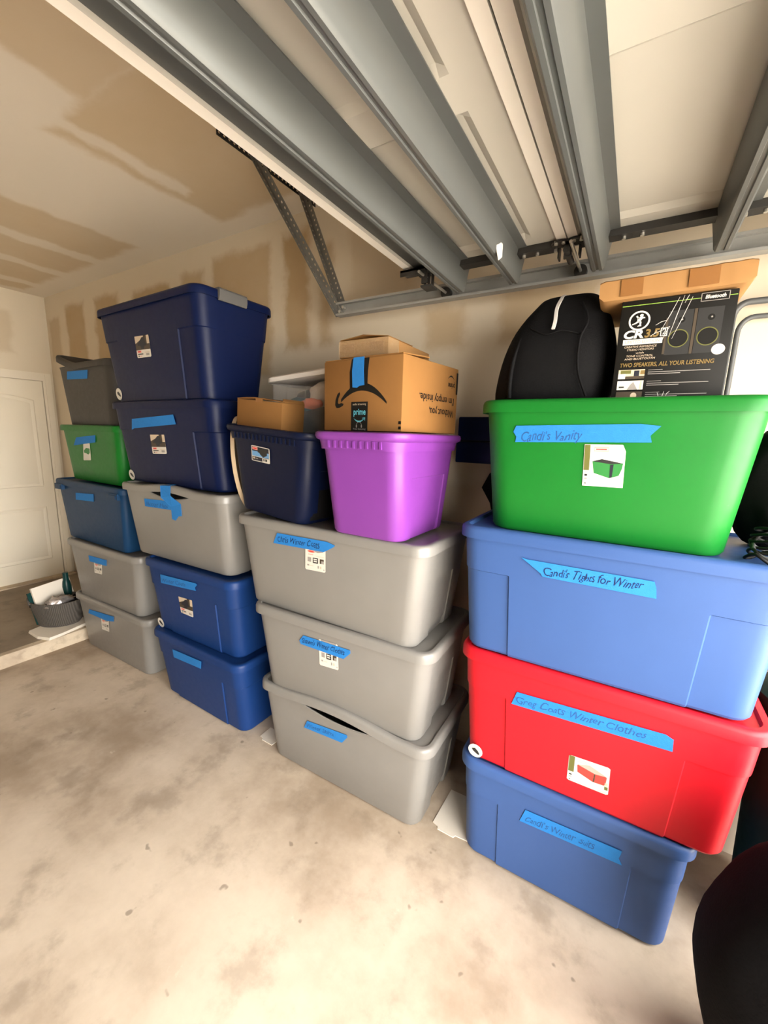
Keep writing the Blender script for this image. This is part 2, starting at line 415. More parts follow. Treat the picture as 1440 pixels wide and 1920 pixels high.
MAT['wallb'] = drywall('plasterboard_back_wall', (1, 2), [(.9, 1.7, 2.36, 2.74, .35)], base=(.78, .70, .565))
MAT['ceil'] = drywall('plasterboard_ceiling', (0, 1), ceil_rects, base=(.80, .72, .61), tan=(.62, .495, .335), streak=ceil_streak)
MAT['plainwall'] = drywall('plasterboard_far', (0, 2), [(-9, -8, 0, 1)])
MAT['farside'] = drywall('darkened_plasterboard_far_side', (0, 2), [(-9, 9, -1, 4)], tan=(.30, .235, .16))  # unseen wall: tan darkened to cut bounce light on the far bins
MAT['floor'] = concrete('garage_concrete', (.60, .505, .40), (.31, .235, .165))
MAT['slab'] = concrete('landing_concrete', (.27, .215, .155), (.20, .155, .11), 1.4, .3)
MAT['kerbm'] = concrete('kerb_concrete', (.60, .50, .37), (.42, .33, .24), 2.5, .6)
MAT['drive'] = concrete('driveway_concrete', (.60, .56, .50), (.50, .46, .41), .6, .3)

structure(MB().box((KERB_X, Y_FAR, -.15), (X_OPEN + .1, YW + .1, 0)).make('floor', 'floor'), 'stained bare concrete garage floor')
structure(MB().box((X_OPEN + .1, -12, -.15), (14, 12, -.02)).make('driveway', 'drive'), 'pale concrete driveway outside the open garage')
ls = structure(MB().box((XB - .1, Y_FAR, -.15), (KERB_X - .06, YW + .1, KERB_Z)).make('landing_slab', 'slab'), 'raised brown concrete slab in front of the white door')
kb = []
rings = []
for i in range(61):
    y = Y_FAR + (YW - Y_FAR) * i / 60
    e = .006 * mnoise.noise(Vector((y * 7, 1.3, 0))); g = .004 * mnoise.noise(Vector((y * 11, 5.1, 0)))
    rings.append([(KERB_X - .06, y, -.02), (KERB_X + e, y, -.02), (KERB_X + e, y, KERB_Z - .018), (KERB_X - .012 + e, y, KERB_Z - .002 + g), (KERB_X - .06, y, KERB_Z + .0005)])
v, f = loft(rings); build('kerb', v, f, 'kerbm', ls, 40)
structure(MB().box((XB - .1, YW, -.15), (X_OPEN + .1, YW + .12, ZC + .1)).make('wall_right', 'wallr'), 'unpainted plasterboard wall behind the stacked bins')
structure(MB().box((XB - .12, Y_FAR, -.15), (XB, YW, ZC + .1)).make('wall_back', 'wallb'), 'cream wall around the white panel door')
structure(MB().box((XB - .1, Y_FAR - .12, -.15), (X_OPEN + .1, Y_FAR, ZC + .1)).make('wall_left', 'farside'))
fw = MB(); fw.box((X_OPEN, Y_FAR, OPEN_Z), (X_OPEN + .12, YW, ZC + .1)); fw.box((X_OPEN, OPEN_Y1, -.15), (X_OPEN + .12, YW, OPEN_Z)); fw.box((X_OPEN, Y_FAR, -.15), (X_OPEN + .12, OPEN_Y0, OPEN_Z))
structure(fw.make('wall_front', 'plainwall'))
structure(MB().box((XB - .1, Y_FAR, ZC), (X_OPEN + .1, YW + .1, ZC + .1)).make('ceiling', 'ceil'), 'plasterboard ceiling with tan paper and white joint streaks')

# ---- white two-panel door in the back wall
d1 = structure(empty('door_1', (XB, 1.487, KERB_Z)), 'white two-panel door with arched upper panel')
DW, DT = .405, 2.027
MB().box((-.01, -DW, .004), (.022, DW, DT)).make('door_leaf', 'paint', d1)
def door_panel(z0, z1, arch):
    def loop(ins, x):
        w = .322 - ins; pts = [(x, -w, z0 + ins), (x, w, z0 + ins)]
        for i in range(13):
            t = 1 - 2 * i / 12; pts.append((x, w * t, z1 - ins + arch * (1 - t * t)))
        return pts
    v, f = loft([loop(0, .0215), loop(.010, .029), (loop(.026, .026)), (loop(.036, .0225)), loop(.060, .0300)], False, True)
    return build('panel', v, f, 'paint', d1, 25)
door_panel(.975, 1.842, .045); door_panel(.20, .765, 0)
cs = MB()
for sgn in (-1, 1):
    a, b = sorted((sgn * (DW + .006), sgn * (DW + .078)))
    cs.box((0, a, 0), (.030, b, DT + .083)); cs.box((.03, a + .02, 0), (.036, b - .012, DT + .07))
cs.box((0, -DW - .006, DT + .008), (.030, DW + .006, DT + .083)); cs.box((.03, -DW, DT + .02), (.036, DW, DT + .07))
cs.make('door_casing', 'trimp', d1)
MB().box((0, -DW - .08, -.0005), (.12, DW + .08, .012)).make('threshold', 'kerbm', d1)

# ================================================================== OVERHEAD GARAGE DOOR (open, lying under the ceiling)
ZF = 2.345                                             # inner skin of the door
DY0, DY1 = -1.28, 1.640
gd = empty('garage_door', (0, 0, ZF), label='white sectional garage door rolled open overhead with grey steel struts', cat='garage door')
secs = [(-.870, -.272), (-.268, .330), (.334, .932)]
struts = {0: [(-.680, .0165, -.155), (-.466, .016, -.028)], 1: [(-.182, .017, -.026), (.1535, .017, -.026)], 2: [(.45, .017, -.026), (.76, .017, -.026)], 3: [(1.05, .017, -.026)]}  # first strut's wide left flange: grey plate painting the top rail's shade
def strut(xc, hw, lf, parent, y0=DY0 + .02, y1=DY1 + .045):
    """hat-section galvanised reinforcing strut, 86 mm deep"""
    h = .086
    prof = [(lf, 0), (lf, -.003), (-hw - .016, -.003), (-hw - .004, -h + .008), (-hw + .002, -h), (-hw * .35, -h), (-hw * .25, -h + .004), (hw * .25, -h + .004), (hw * .35, -h), (hw - .002, -h),
            (hw + .004, -h + .008), (hw + .018, -.004), (hw + .026, -.003), (hw + .046, -.003), (hw + .046, 0)]
    inner = [(hw + .016, 0), (hw + .001, -h + .010), (-hw - .001, -h + .010), (-hw - .014, 0)]
    P = prof + inner
    r0 = [(xc + a, y0, b) for a, b in P]; r1 = [(xc + a, y1, b) for a, b in P]
    v, f = loft([r0, r1], True, True)
    o = build('strut', v, f, 'galv', parent, 30)
    return o
def door_section(x0, x1, idx):
    xs = [x0, x0 + .030, x0 + .034, x0 + .105, x0 + .125, x1 - .125, x1 - .105, x1 - .034, x1 - .030, x1]
    ys = [DY0]; flag = [0]
    k = DY1 - .10
    cells = []
    while k > DY0 + .6:
        cells.append((k - .62, k)); k -= .72
    yy = set([DY0, DY1])
    for a, b in cells: yy |= {a, a + .02, b - .02, b}
    ys = sorted(yy)
    def zf(x, y):
        if x <= x0 + .0301 or x >= x1 - .0301: return -.011           # turned-down section edges
        for a, b in cells:
            if a + .0199 <= y <= b - .0199 and x0 + .1249 <= x <= x1 - .1249: return .012
        return 0.0
    v, f = [], []
    for x in xs:
        for y in ys: v.append((x, y, zf(x, y)))
    n = len(ys)
    for i in range(len(xs) - 1):
        for j in range(n - 1): f.append((i * n + j, i * n + j + 1, (i + 1) * n + j + 1, (i + 1) * n + j))
    k = len(v)
    v += [(x0, DY0, .045), (x1, DY0, .045), (x1, DY1, .045), (x0, DY1, .045)]
    f += [(k, k + 1, k + 2, k + 3)]
    f += [tuple([i for i in range(n)] + [k + 3, k]), tuple([(len(xs) - 1) * n + i for i in range(n)] + [k + 2, k + 1])]
    f += [tuple([i * n for i in range(len(xs))] + [k + 1, k]), tuple([i * n + n - 1 for i in range(len(xs))] + [k + 2, k + 3])]
    mids = [1 if (i // (n - 1)) in (0, 8) else 0 for i in range((len(xs) - 1) * (n - 1))] + [0] * 5
    s = build('section', v, f, ['doorw', 'doorr'], gd, 20, mids)
    for st in struts[idx]: strut(*st, s)
    e = MB(); e.box((x0 + .035, DY1 - .05, -.022), (x1 - .035, DY1 - .004, -.0005))
    e.make('end_stile', 'iron', s)
    for t in (.10, .16, .21, .40, .455, .50, .56)[:3 if idx == 3 else 7]:
        MB().cyl((x0 + t, DY1 - .03, -.03), (x0 + t, DY1 - .03, -.0005), .006, 8).make('bolt', 'zinc', s)
    return s
S = [door_section(a, b, i) for i, (a, b) in enumerate(secs)]
TRK_Y, TRK_Z0, TRK_Z1 = 1.800, 2.270, 2.332            # web plane and flange heights of the track
def hinge(xc, parent, top=False):
    m = MB(); z = -.012
    if not top:
        for sx in (-1, 1):                               # two rounded leaves with punched openings
            pts = []
            for k in range(12):
                a = k * math.pi / 6; pts.append((xc + sx * .022 + .030 * math.cos(a), DY1 - .055 + .026 * math.sin(a), z - .008))
            m.prism(pts, (0, 0, .006))
        m.box((xc - .012, DY1 - .05, -.062), (xc + .012, DY1 - .038, z)); m.box((xc - .035, DY1 - .03, -.05), (xc - .030, DY1 + .005, z)); m.box((xc + .030, DY1 - .03, -.05), (xc + .035, DY1 + .005, z))
        m.cyl((xc, DY1 - .08, -.046), (xc, DY1 + .03, -.046), .011, 12)
        h = m.make('hinge', 'iron', parent, 40)
        for dx in (-.035, -.012, .020, .042): MB().cyl((xc + dx, DY1 - .072, z - .014), (xc + dx, DY1 - .072, z - .002), .006, 8).make('hinge_bolt', 'zinc', parent)
    else:
        m.box((xc - .075, DY1 - .105, -.030), (xc + .035, DY1 - .045, -.022)); m.box((xc - .075, DY1 - .105, -.044), (xc + .035, DY1 - .101, -.022))
        m.box((xc + .012, DY1 - .09, -.075), (xc + .035, DY1 - .082, -.022)); m.box((xc + .004, DY1 - .08, -.085), (xc + .05, DY1 - .02, -.078))
        for k in range(3): m.box((xc + .008 + k * .016, DY1 - .06, -.080), (xc + .017 + k * .016, DY1 - .052, -.03))
        m.make('top_bracket', 'iron', parent)
    r = MB(); zz = -.046
    r.cyl((xc + .02, DY1 - .13, zz), (xc + .02, TRK_Y - .028, zz), .0055, 10)
    r.make('roller_stem', 'zinc', parent, 40)
    w = MB(); w.cyl((xc + .02, TRK_Y - .030, zz), (xc + .02, TRK_Y - .008, zz), .0225, 18)
    w.make('roller', 'iron', parent, 40)
hinge(-.800, S[0], True); hinge(-.268, S[0]); hinge(.332, S[1])
# paper tag caught on the second strut
tg = MB(); tg.prism([(-.446, 1.375, -.040), (-.444, 1.405, -.022), (-.441, 1.432, -.050), (-.439, 1.425, -.088), (-.442, 1.400, -.105), (-.445, 1.384, -.078)], (.0015, 0, 0))
tg.make('paper_tag', 'card', S[0])

# ---- horizontal track with hangers
tr = empty('door_track', (-1.37, TRK_Y, TRK_Z0), label='galvanised roller track running along the wall with hanger irons', cat='track')
prof = [(-.040, 0), (-.040, .010), (-.037, .010), (-.037, .003), (-.003, .003), (-.003, .059), (-.037, .059), (-.037, .052), (-.040, .052), (-.040, .062), (0, .062), (0, 0)]   # (y,z)
path = [(0, 0, 0), (1.97, 0, 0)]
for k in range(1, 9):
    a = k * math.pi / 16; path.append((1.97 + .36 * math.sin(a), 0, -.36 * (1 - math.cos(a))))
path.append((2.33, 0, -2.2))
rings = []
for i, p in enumerate(path):
    t = (Vector(path[min(i + 1, len(path) - 1)]) - Vector(path[max(i - 1, 0)])).normalized()
    if i == 1: t = Vector((1, 0, 0))
    up = Vector((-t.z, 0, t.x))
    rings.append([Vector(p) + Vector((0, a, 0)) + up * b for a, b in prof])
v, f = loft(rings); build('rail', v, f, 'galv_t', tr)
def angle_iron(P, Q, u, w, parent, wid=.034, name='hanger_iron', mat='galv_d'):
    """slotted angle: two perforated flanges along P->Q spread along u and w"""
    P, Q = Vector(P), Vector(Q); L = (Q - P).length; t = (Q - P) / L
    n = max(3, int(L / .026)); c = L / n; V, F = [], []
    for d in (Vector(u), Vector(w)):
        d = (d - t * d.dot(t)).normalized()
        for i in range(n):
            o = P + t * (i * c); k = len(V)
            V += [o, o + d * wid, o + d * wid + t * c, o + t * c]
            ctr = o + t * (c / 2) + d * (wid * .55)
            V += [ctr + .0062 * (math.cos(a) * d * .8 + math.sin(a) * t) for a in [math.radians(45 + 45 * q) - math.pi for q in range(8)]]
            # corners (0,1,2,3) around octagon 4..11 : octagon starts at -135deg (towards corner 0)
            F += [(k, k + 4, k + 11), (k, k + 5, k + 4), (k, k + 1, k + 6, k + 5)] if False else []
            oc = list(range(k + 4, k + 12)); cor = [k, k + 1, k + 2, k + 3]
            # match each corner to nearest octagon vertex
            near = [min(range(8), key=lambda q: (V[oc[q]] - V[cc]).length) for cc in cor]
            for s_ in range(4):
                a, b = near[s_], near[(s_ + 1) % 4]
                step = 1 if ((b - a) % 8) <= 4 else -1
                chain = [oc[a]]; q = a
                while q != b: q = (q + step) % 8; chain.append(oc[q])
                F.append(tuple([cor[s_], cor[(s_ + 1) % 4]] + chain[::-1]))
    o = build(name, V, F, mat, parent)
    md = o.modifiers.new('thick', 'SOLIDIFY'); md.thickness = .0022; md.offset = 0
    return o
o_ = Vector((-1.37, TRK_Y, TRK_Z0))
def rel(p): return Vector(p) - o_
angle_iron(rel((-1.372, 1.792, 2.275)), rel((-1.655, 1.50, 2.935)), (1, 0, 0), (0, -1, 0), tr)
angle_iron(rel((-1.352, 1.806, 2.275)), rel((-1.640, 1.80, 2.935)), (1, 0, 0), (0, -1, 0), tr)
angle_iron(rel((-1.655, 1.31, 2.937)), rel((-1.655, 1.94, 2.937)), (1, 0, 0), (0, 0, -1), tr, name='ceiling_iron', mat='iron')
MB().cyl((.02, -.036, .02), (.02, -.008, .02), .008, 8).make('bolt', 'zinc', tr); MB().cyl((.035, -.030, .040), (.035, -.008, .040), .007, 8).make('bolt', 'zinc', tr)

# ================================================================== STORAGE BINS
def side_ts(c, n):
    ts = [-1 + 2 * i / n for i in range(n + 1)]
    return sorted(set([round(t, 4) for t in ts] + [-c - .012, -c, c, c + .012]))
NF, NE, NA = 18, 6, 6
def ring(L, D, r, z, of=0, oe=0, cf=.66, ce=.6, dz=None):
    """rounded-rectangle loop, counter-clockwise from the front-left; of / oe push the middle of the long / short sides outwards"""
    pts = []
    hl, hd = L / 2 - r, D / 2 - r
    tf, te = side_ts(cf, NF), side_ts(ce, NE)
    def offs(t, c, o): return o if abs(t) <= c + 1e-6 else 0.0
    for t in tf: pts.append((t * hl, -D / 2 - offs(t, cf, of), z))
    for k in range(1, NA): a = -math.pi / 2 + k * math.pi / 2 / NA; pts.append((hl + r * math.cos(a), -hd + r * math.sin(a), z))
    for t in te: pts.append((L / 2 + offs(t, ce, oe), t * hd, z))
    for k in range(1, NA): a = k * math.pi / 2 / NA; pts.append((hl + r * math.cos(a), hd + r * math.sin(a), z))
    for t in tf: pts.append((-t * hl, D / 2 + offs(t, cf, of), z))
    for k in range(1, NA): a = math.pi / 2 + k * math.pi / 2 / NA; pts.append((-hl + r * math.cos(a), hd + r * math.sin(a), z))
    for t in te: pts.append((-L / 2 - offs(t, ce, oe), -t * hd, z))
    for k in range(1, NA): a = math.pi + k * math.pi / 2 / NA; pts.append((-hl + r * math.cos(a), -hd + r * math.sin(a), z))
    if dz: pts = [(x, y, zz + dz(x, y)) for x, y, zz in pts]
    return pts
def bin_frame(key):
    x, yf, yaw, z0, h, L, ix, iy, D, roll = BINS[key]
    return (x - math.sin(yaw) * D / 2, yf + math.cos(yaw) * D / 2, z0), yaw, roll
def front_y(key, z):
    x, yf, yaw, z0, h, L, ix, iy, D, roll = BINS[key]
    return -(D / 2 - iy) - z * (iy - LIP) / h
def make_bin(key, name, mat, label, group, style='smooth', lid=True, lift=None, sag=None, lidmat=None, rb=.06):
    x, yf, yaw, z0, h, L, ix, iy, D, roll = BINS[key]
    loc, yw, rl = bin_frame(key)
    root = empty(name, loc, yw, rl, label, 'storage bin', group)
    Lb, Db, Lt, Dt = L - 2 * ix, D - 2 * iy, L - 2 * LIP, D - 2 * LIP
    def size(z): t = z / h; return Lb + (Lt - Lb) * t, Db + (Dt - Db) * t
    zs = h * (.66 if style == 'panel' else .60)
    A = {'panel': .0062, 'smooth': 0, 'tote': 0}[style]
    E_ = {'panel': .0, 'smooth': -.014, 'tote': -.010}[style]
    cf, ce = {'panel': (.72, .55), 'smooth': (.5, .5), 'tote': (.6, .80)}[style]
    top = h - .012 if lid else h
    rings = []
    def add(z, ins=0, of=0, oe=0, r=rb, dz=None, zz=None):
        a, b = size(z); rings.append(ring(a - 2 * ins, b - 2 * ins, max(.012, r - ins), z if zz is None else zz, of, oe, cf, ce, dz))
    add(0, .016, 0, 0); add(.004, .006, A, E_); add(.014, .0, A, E_)
    if style == 'panel':
        for q in rings[1:]: pass
    add(zs - .004, 0, A, E_); add(zs, 0, 0 if style != 'panel' else -.0, 0)
    if style == 'panel':                                   # upper band stands as proud as the centre panel
        rings[-1] = ring(size(zs)[0] + .5 * A, size(zs)[1] + 2 * A, rb, zs, 0, 0, cf, ce)
        a, b = size(top - .03); rings.append(ring(a + .3 * A, b + 2 * A * .6, rb, top - .03, 0, 0, cf, ce))
    sg = (lambda px, py: -sag[1] * max(0, 1 - ((px - sag[0]) / sag[2]) ** 2) if (sag and py < 0) else 0) if sag else None
    if style != 'panel': add(top - .085); add(top - .018, dz=sg)
    add(top - .004, -.003, dz=sg); add(top, 0, dz=sg); add(top - .002, .005, dz=sg)
    add(.05, .006); add(.012, .02)
    v, f = loft(rings)
    build('body', v, f, mat, root, 16 if style == 'panel' else 32)
    if lid:
        lz = lift or (lambda px, py: 0)
        R = []
        for (ins, z, r) in ((.010, h - .040, rb), (.0, h - .042, rb + .008), (.0, h - .014, rb + .008), (.003, h - .006, rb + .006), (.009, h - .001, rb), (.014, h, rb), (.024, h, rb), (.031, h - .010, rb - .01)):
            R.append(ring(L - 2 * ins, D - 2 * ins, max(.015, r - ins * .6), z, 0, 0, cf, ce, lz))
        c = ring((L - .062) * .86, (D - .062) * .80, max(.015, rb - .03), h - .0105, 0, 0, cf, ce, lambda px, py: lz(px, py) * .4)
        R.append(c)
        v, f = loft(R, False, True)
        # closing strip under the skirt
        build('lid', v, f, lidmat or mat, root, 40)
    return root
def on_front(key, x, z, off=.0016): return Vector((x, front_y(key, z) - off, z))
def front_mtx(key, x, z, dx, dz, off):
    """text frame on the sloping front of a bin: origin (x,z), baseline direction (dx,dz)"""
    s = (BINS[key][7] - LIP) / BINS[key][4]
    rgt_ = Vector((dx, -s * dz, dz)); up_ = Vector((-dz, -s * dx, dx))
    return plane_mtx(on_front(key, x, z, off), rgt_, up_)
def off_for(style): return .0075 if style == 'panel' else .0018
def add_tape(key, root, off, text=None, size=.034, ink='ink2', name='tape_label'):
    d = DECALS[key]
    poly = [on_front(key, x, z, off + .0015) for x, z in d['tape']]
    m = MB(); m.prism(poly, (0, .0012, 0)); t = m.make(name, 'tape', root)
    if text:
        (ax, az), (bx, bz) = d['text']
        ln = math.hypot(bx - ax, bz - az)
        text_mesh('handwriting', text, size, ink, t, front_mtx(key, ax, az, (bx - ax) / ln, (bz - az) / ln, off + .0022), .35, ln, wobble=.16)
    return t
def round_poly(cx, cz, rx, rz, n=20): return [(cx + rx * math.cos(2 * math.pi * k / n), cz + rz * math.sin(2 * math.pi * k / n)) for k in range(n)]
def add_sticker(key, root, off, kind):
    q = DECALS[key]['stk']
    if len(q) == 5: corners = [q[0], (q[2][0] * .98 + q[1][0] * .02, q[1][1]), q[3], q[4]]; outline = q
    else: corners = q; outline = q
    (ax, az), (bx, bz), (cx, cz), (ex, ez) = corners
    def P(s, t):       # s right 0..1, t up 0..1
        tx, tz = ax + (bx - ax) * s, az + (bz - az) * s
        ux, uz = ex + (cx - ex) * s, ez + (cz - ez) * s
        return (ux + (tx - ux) * t, uz + (tz - uz) * t)
    mats = ['card', 'c_red', 'c_pink', 'c_green', 'c_olive', 'c_dark', 'c_navy', 'c_grey', 'c_blue', 'c_brown', 'c_tan']
    m = MB(); lay = [0]
    def poly(pts, mat, raw=False, h=1):
        o = off + .0006 + .0003 * h
        pp = [on_front(key, *(p if raw else P(*p)), o) for p in pts]
        m.add(pp, [tuple(range(len(pp)))], mats.index(mat))
    def rect(s0, t0, s1, t1, mat, h=1): poly([(s0, t0), (s1, t0), (s1, t1), (s0, t1)], mat, h=h)
    if len(q) == 5: poly(outline, 'card', True, 0)
    else: poly([(.05, 0), (.95, 0), (1, .04), (1, .96), (.95, 1), (.05, 1), (0, .96), (0, .04)], 'card', h=0)
    if kind in ('green', 'red'):
        c = 'c_green' if kind == 'green' else 'c_red'
        rect(0.01, .38, .15, .99, 'c_olive')
        if kind == 'green':
            poly([(.22, .60), (.45, .66), (.96, .57), (.94, .44), (.88, .28), (.66, .21), (.27, .32)], c)
            poly([(.22, .60), (.45, .66), (.96, .57), (.66, .545)], 'c_dark', h=2); poly([(.66, .53), (.93, .55), (.86, .29), (.66, .22)], 'c_green', h=2)
            poly([(.66, .53), (.74, .54), (.72, .24), (.66, .22)], 'c_navy', h=3)
            for k, t in enumerate(((.91, .95), (.83, .86))): rect(.24, t[0], .60, t[1], 'c_pink')
            rect(.24, .86, .26, .91, 'c_pink'); rect(.58, .86, .60, .91, 'c_pink'); rect(.29, .872, .55, .90, 'c_red', 2)
        else:
            poly([(.22, .72), (.52, .83), (.94, .62), (.92, .36), (.88, .30), (.62, .28), (.24, .45)], c)
            poly([(.22, .74), (.52, .85), (.94, .64), (.66, .60)], 'c_pink', h=2); poly([(.62, .30), (.64, .60), (.67, .60), (.66, .30)], 'c_brown', h=3)
            rect(.20, .90, .50, .93, 'c_tan'); rect(.20, .84, .46, .87, 'c_tan'); rect(.90, .16, .98, .28, 'c_olive'); rect(.9, .30, .97, .42, 'c_tan')
        rect(.04, .16, .11, .20, 'c_grey'); rect(.04, .24, .11, .29, 'c_dark'); rect(.05, .05, .09, .08, 'c_dark'); rect(.04, .33, .12, .345, 'c_grey')
        rect(.22, .06, .50, .075, 'c_tan'); rect(.78, .05, .95, .065, 'c_tan')
    elif kind == 'gray':
        poly([(.12, 1.0), (.92, 1.0), (.88, .80), (.62, .74), (.40, .78), (.14, .82)], 'c_grey')
        poly(round_pts(.30, .76, .20, .055), 'c_pink', h=2); poly(round_pts(.30, .76, .15, .03), 'c_red', h=3)
        rect(.15, .62, .40, .655, 'c_pink'); rect(.55, .60, .92, .615, 'c_tan')
        rect(.12, .34, .30, .52, 'c_grey'); rect(.38, .31, .64, .53, 'c_dark'); rect(.42, .44, .60, .49, 'card', 2); rect(.43, .36, .59, .41, 'card', 2)
        rect(.72, .33, .92, .52, 'c_brown'); rect(.80, .33, .92, .45, 'c_grey', 2)
        rect(.10, .17, .20, .23, 'c_grey'); rect(.22, .18, .42, .20, 'c_tan'); rect(.62, .12, .68, .23, 'c_grey'); rect(.73, .12, .80, .22, 'c_tan'); rect(.90, .08, .95, .12, 'c_grey')
    elif kind == 'navy':
        rect(.0, .36, 1, 1, 'c_brown'); poly([(.0, .66), (0, 1), (.62, 1), (.58, .90)], 'c_tan', h=2); rect(.82, .62, 1.0, 1.0, 'c_tan', 2)
        poly([(.15, .62), (.50, .93), (.66, .93), (.72, .64), (.82, .60), (.74, .54), (.62, .52), (.56, .38), (.38, .40), (.34, .55), (.16, .56)], 'c_navy', h=3)
        rect(.06, .20, .40, .345, 'card', 3); rect(.08, .23, .36, .33, 'c_pink', 4); rect(.12, .25, .32, .31, 'c_red', 5)
        rect(.08, .14, .46, .19, 'c_dark'); rect(.66, .08, .88, .19, 'c_grey'); rect(.58, .22, .92, .25, 'c_tan'); rect(.10, .05, .18, .10, 'c_dark'); rect(.20, .06, .36, .08, 'c_red')
    elif kind == 'e14':
        poly([(.10, .60), (.40, .74), (.85, .70), (.92, .66), (.90, .44), (.70, .34), (.40, .42), (.12, .46)], 'c_green')
        rect(.2, .06, .8, .08, 'c_tan')
    elif kind == 'tote':
        rect(.04, .05, .96, .95, 'c_navy'); rect(.04, .33, .96, .66, 'c_blue', 2); rect(.04, .30, .60, .335, 'card', 3)
        poly([(.36, .62), (.42, .88), (.86, .90), (.88, .80), (.86, .50), (.66, .34), (.50, .48), (.46, .58)], 'c_dark', h=4)
        rect(.08, .74, .36, .92, 'c_pink', 4); rect(.12, .79, .32, .87, 'c_red', 5); rect(.60, .05, .96, .30, 'card', 3); rect(.66, .10, .72, .26, 'c_dark', 4); rect(.76, .10, .86, .26, 'c_dark', 4)
        poly(round_pts(.14, .20, .05, .07), 'c_tan', h=4); rect(.22, .16, .36, .22, 'c_grey', 4)
    return m.make('sticker', mats, root)
def round_pts(cx, cy, rx, ry, n=16): return [(cx + rx * math.cos(2 * math.pi * k / n), cy + ry * math.sin(2 * math.pi * k / n)) for k in range(n)]
def add_round(key, root, off):
    (cx, cz), (ex, ez) = DECALS[key]['rnd']; r = max(.024, math.hypot(ex - cx, ez - cz))
    cz = max(cz, r * .95 + .006)
    m = MB()
    m.add([on_front(key, *p, off + .0008) for p in round_poly(cx, cz, r, r)], [tuple(range(20))], 0)
    pk = [(-.55, .25), (-.1, .45), (.35, .1), (.6, -.3), (.45, -.5), (.1, -.35), (-.35, -.1)]
    m.add([on_front(key, cx + a * r, cz + b_ * r, off + .0012) for a, b_ in pk], [tuple(range(len(pk)))], 1)
    return m.make('round_sticker', ['card', 'c_dark'], root)

G3, G2, G1, G4 = 'grey lidded bins in the stack beside the red and blue ones', 'bins in the tall stack topped by the navy bin', 'bins in the far stack next to the white door', 'bins in the near right stack'
# --- stack 4 (near right)
P_ = off_for('panel'); S_ = off_for('smooth')
b = make_bin('b41', 'storage_bin', 'blue', 'blue lidded bin on the floor under the red bin', G4, 'panel'); add_tape('b41', b, P_ + .001, "Candi's Winter Suits", .038)
b = make_bin('r42', 'storage_bin', 'red', 'red lidded bin between two blue bins', G4, 'panel'); add_tape('r42', b, P_ + .001, "Greg Coats Winter Clothes", .038)
add_sticker('r42', b, P_, 'red'); add_round('r42', b, S_)
b = make_bin('b43', 'storage_bin', 'blue', 'blue lidded bin on top of the red bin, under the bright green bin', G4, 'panel'); add_tape('b43', b, P_ + .001, "Candi's Tights for Winter", .040, 'ink')
b = make_bin('e44', 'storage_bin', 'green', 'bright green lidded bin carrying the black bag and the speaker box', G4, 'smooth', rb=.075); add_tape('e44', b, S_, "Candi's Vanity", .044, 'ink2'); add_sticker('e44', b, S_, 'green')
# --- stack 3 (grey)
b = make_bin('g31', 'storage_bin', 'gray', 'grey bin on the floor with its front lid edge popped open, lowest of three', G3, 'smooth', lift=lambda x, y: (.026 * max(0, 1 - (x / .34) ** 2) ** 1.5 if y < 0 else 0), sag=(0.02, .046, .30))
add_tape('g31', b, S_ + .001, 'Winter Shirts', .034)
b = make_bin('g32', 'storage_bin', 'gray', 'middle grey bin of three, its label half covered by tape', G3); add_sticker('g32', b, S_, 'gray'); add_tape('g32', b, S_ + .001, "Shawn's Winter Clothes", .040, 'ink')
b = make_bin('g33', 'storage_bin', 'gray', 'grey lidded bin holding up the purple tote', G3); add_sticker('g33', b, S_, 'gray'); add_tape('g33', b, S_ + .001, 'Chris Winter Coats', .040, 'ink')
# --- stack 2
b = make_bin('b21', 'storage_bin', 'blue2', 'royal blue bin on the floor left of the grey stack', G2, 'panel'); add_tape('b21', b, P_ + .001)
b = make_bin('b22', 'storage_bin', 'blue2', 'royal blue bin with a picture sticker, second from the floor under a grey bin', G2, 'panel'); add_tape('b22', b, P_ + .001, 'Winter Coats', .036); add_sticker('b22', b, P_, 'navy'); add_round('b22', b, S_)
g = make_bin('g23', 'storage_bin', 'gray', 'grey bin with its warped lid taped down, under two navy bins', G2, 'smooth', lift=lambda x, y: (.020 * max(0, 1 - ((x - .02) / .26) ** 2) ** 1.5 if y < 0 else 0), sag=(.02, .046, .26))
add_tape('g23', g, S_ + .001, 'Winter Hats', .036)
hp = DECALS['g23']['hang']
m = MB(); h_ = BINS['g23'][4]; dd = BINS['g23'][8] / 2
lo = [on_front('g23', x, z, .0045) for x, z in hp[2:8]]
m.prism(lo, (0, .0012, 0))
m.prism([(-.030, -dd - .004, h_ + .012), (.064, -dd - .004, h_ + .018), (.060, -dd - .006, .4137), lo[0], lo[5], (-.028, -dd - .006, .396)], (0, .0012, 0))
m.prism([(-.030, -dd - .004, h_ + .0135), (.064, -dd - .004, h_ + .0195), (.050, -dd + .04, h_ + .021), (-.022, -dd + .04, h_ + .018)], (0, 0, .0012))
m.make('hanging_tape', 'tape', g)
b = make_bin('n24', 'storage_bin', 'navy', 'navy bin with a blue tape strip, under the topmost navy bin', G2, 'panel'); add_tape('n24', b, P_ + .001); add_sticker('n24', b, P_, 'navy'); add_round('n24', b, S_)
b = make_bin('n25', 'storage_bin', 'navy', 'topmost navy bin with a grey side latch and no tape', G2, 'panel'); add_sticker('n25', b, P_, 'navy'); add_round('n25', b, S_)
h_, L_ = BINS['n25'][4], BINS['n25'][5]
v, f = loft([[(L_ / 2 + a, y, h_ + c) for a, c in ((-.030, .004), (.010, .004), (.016, -.004), (.016, -.030), (.009, -.052), (.002, -.052), (.002, -.004), (-.030, -.001))] for y in (-.125, -.115, .025, .035)])
build('latch', v, f, 'latchm', b, 30)
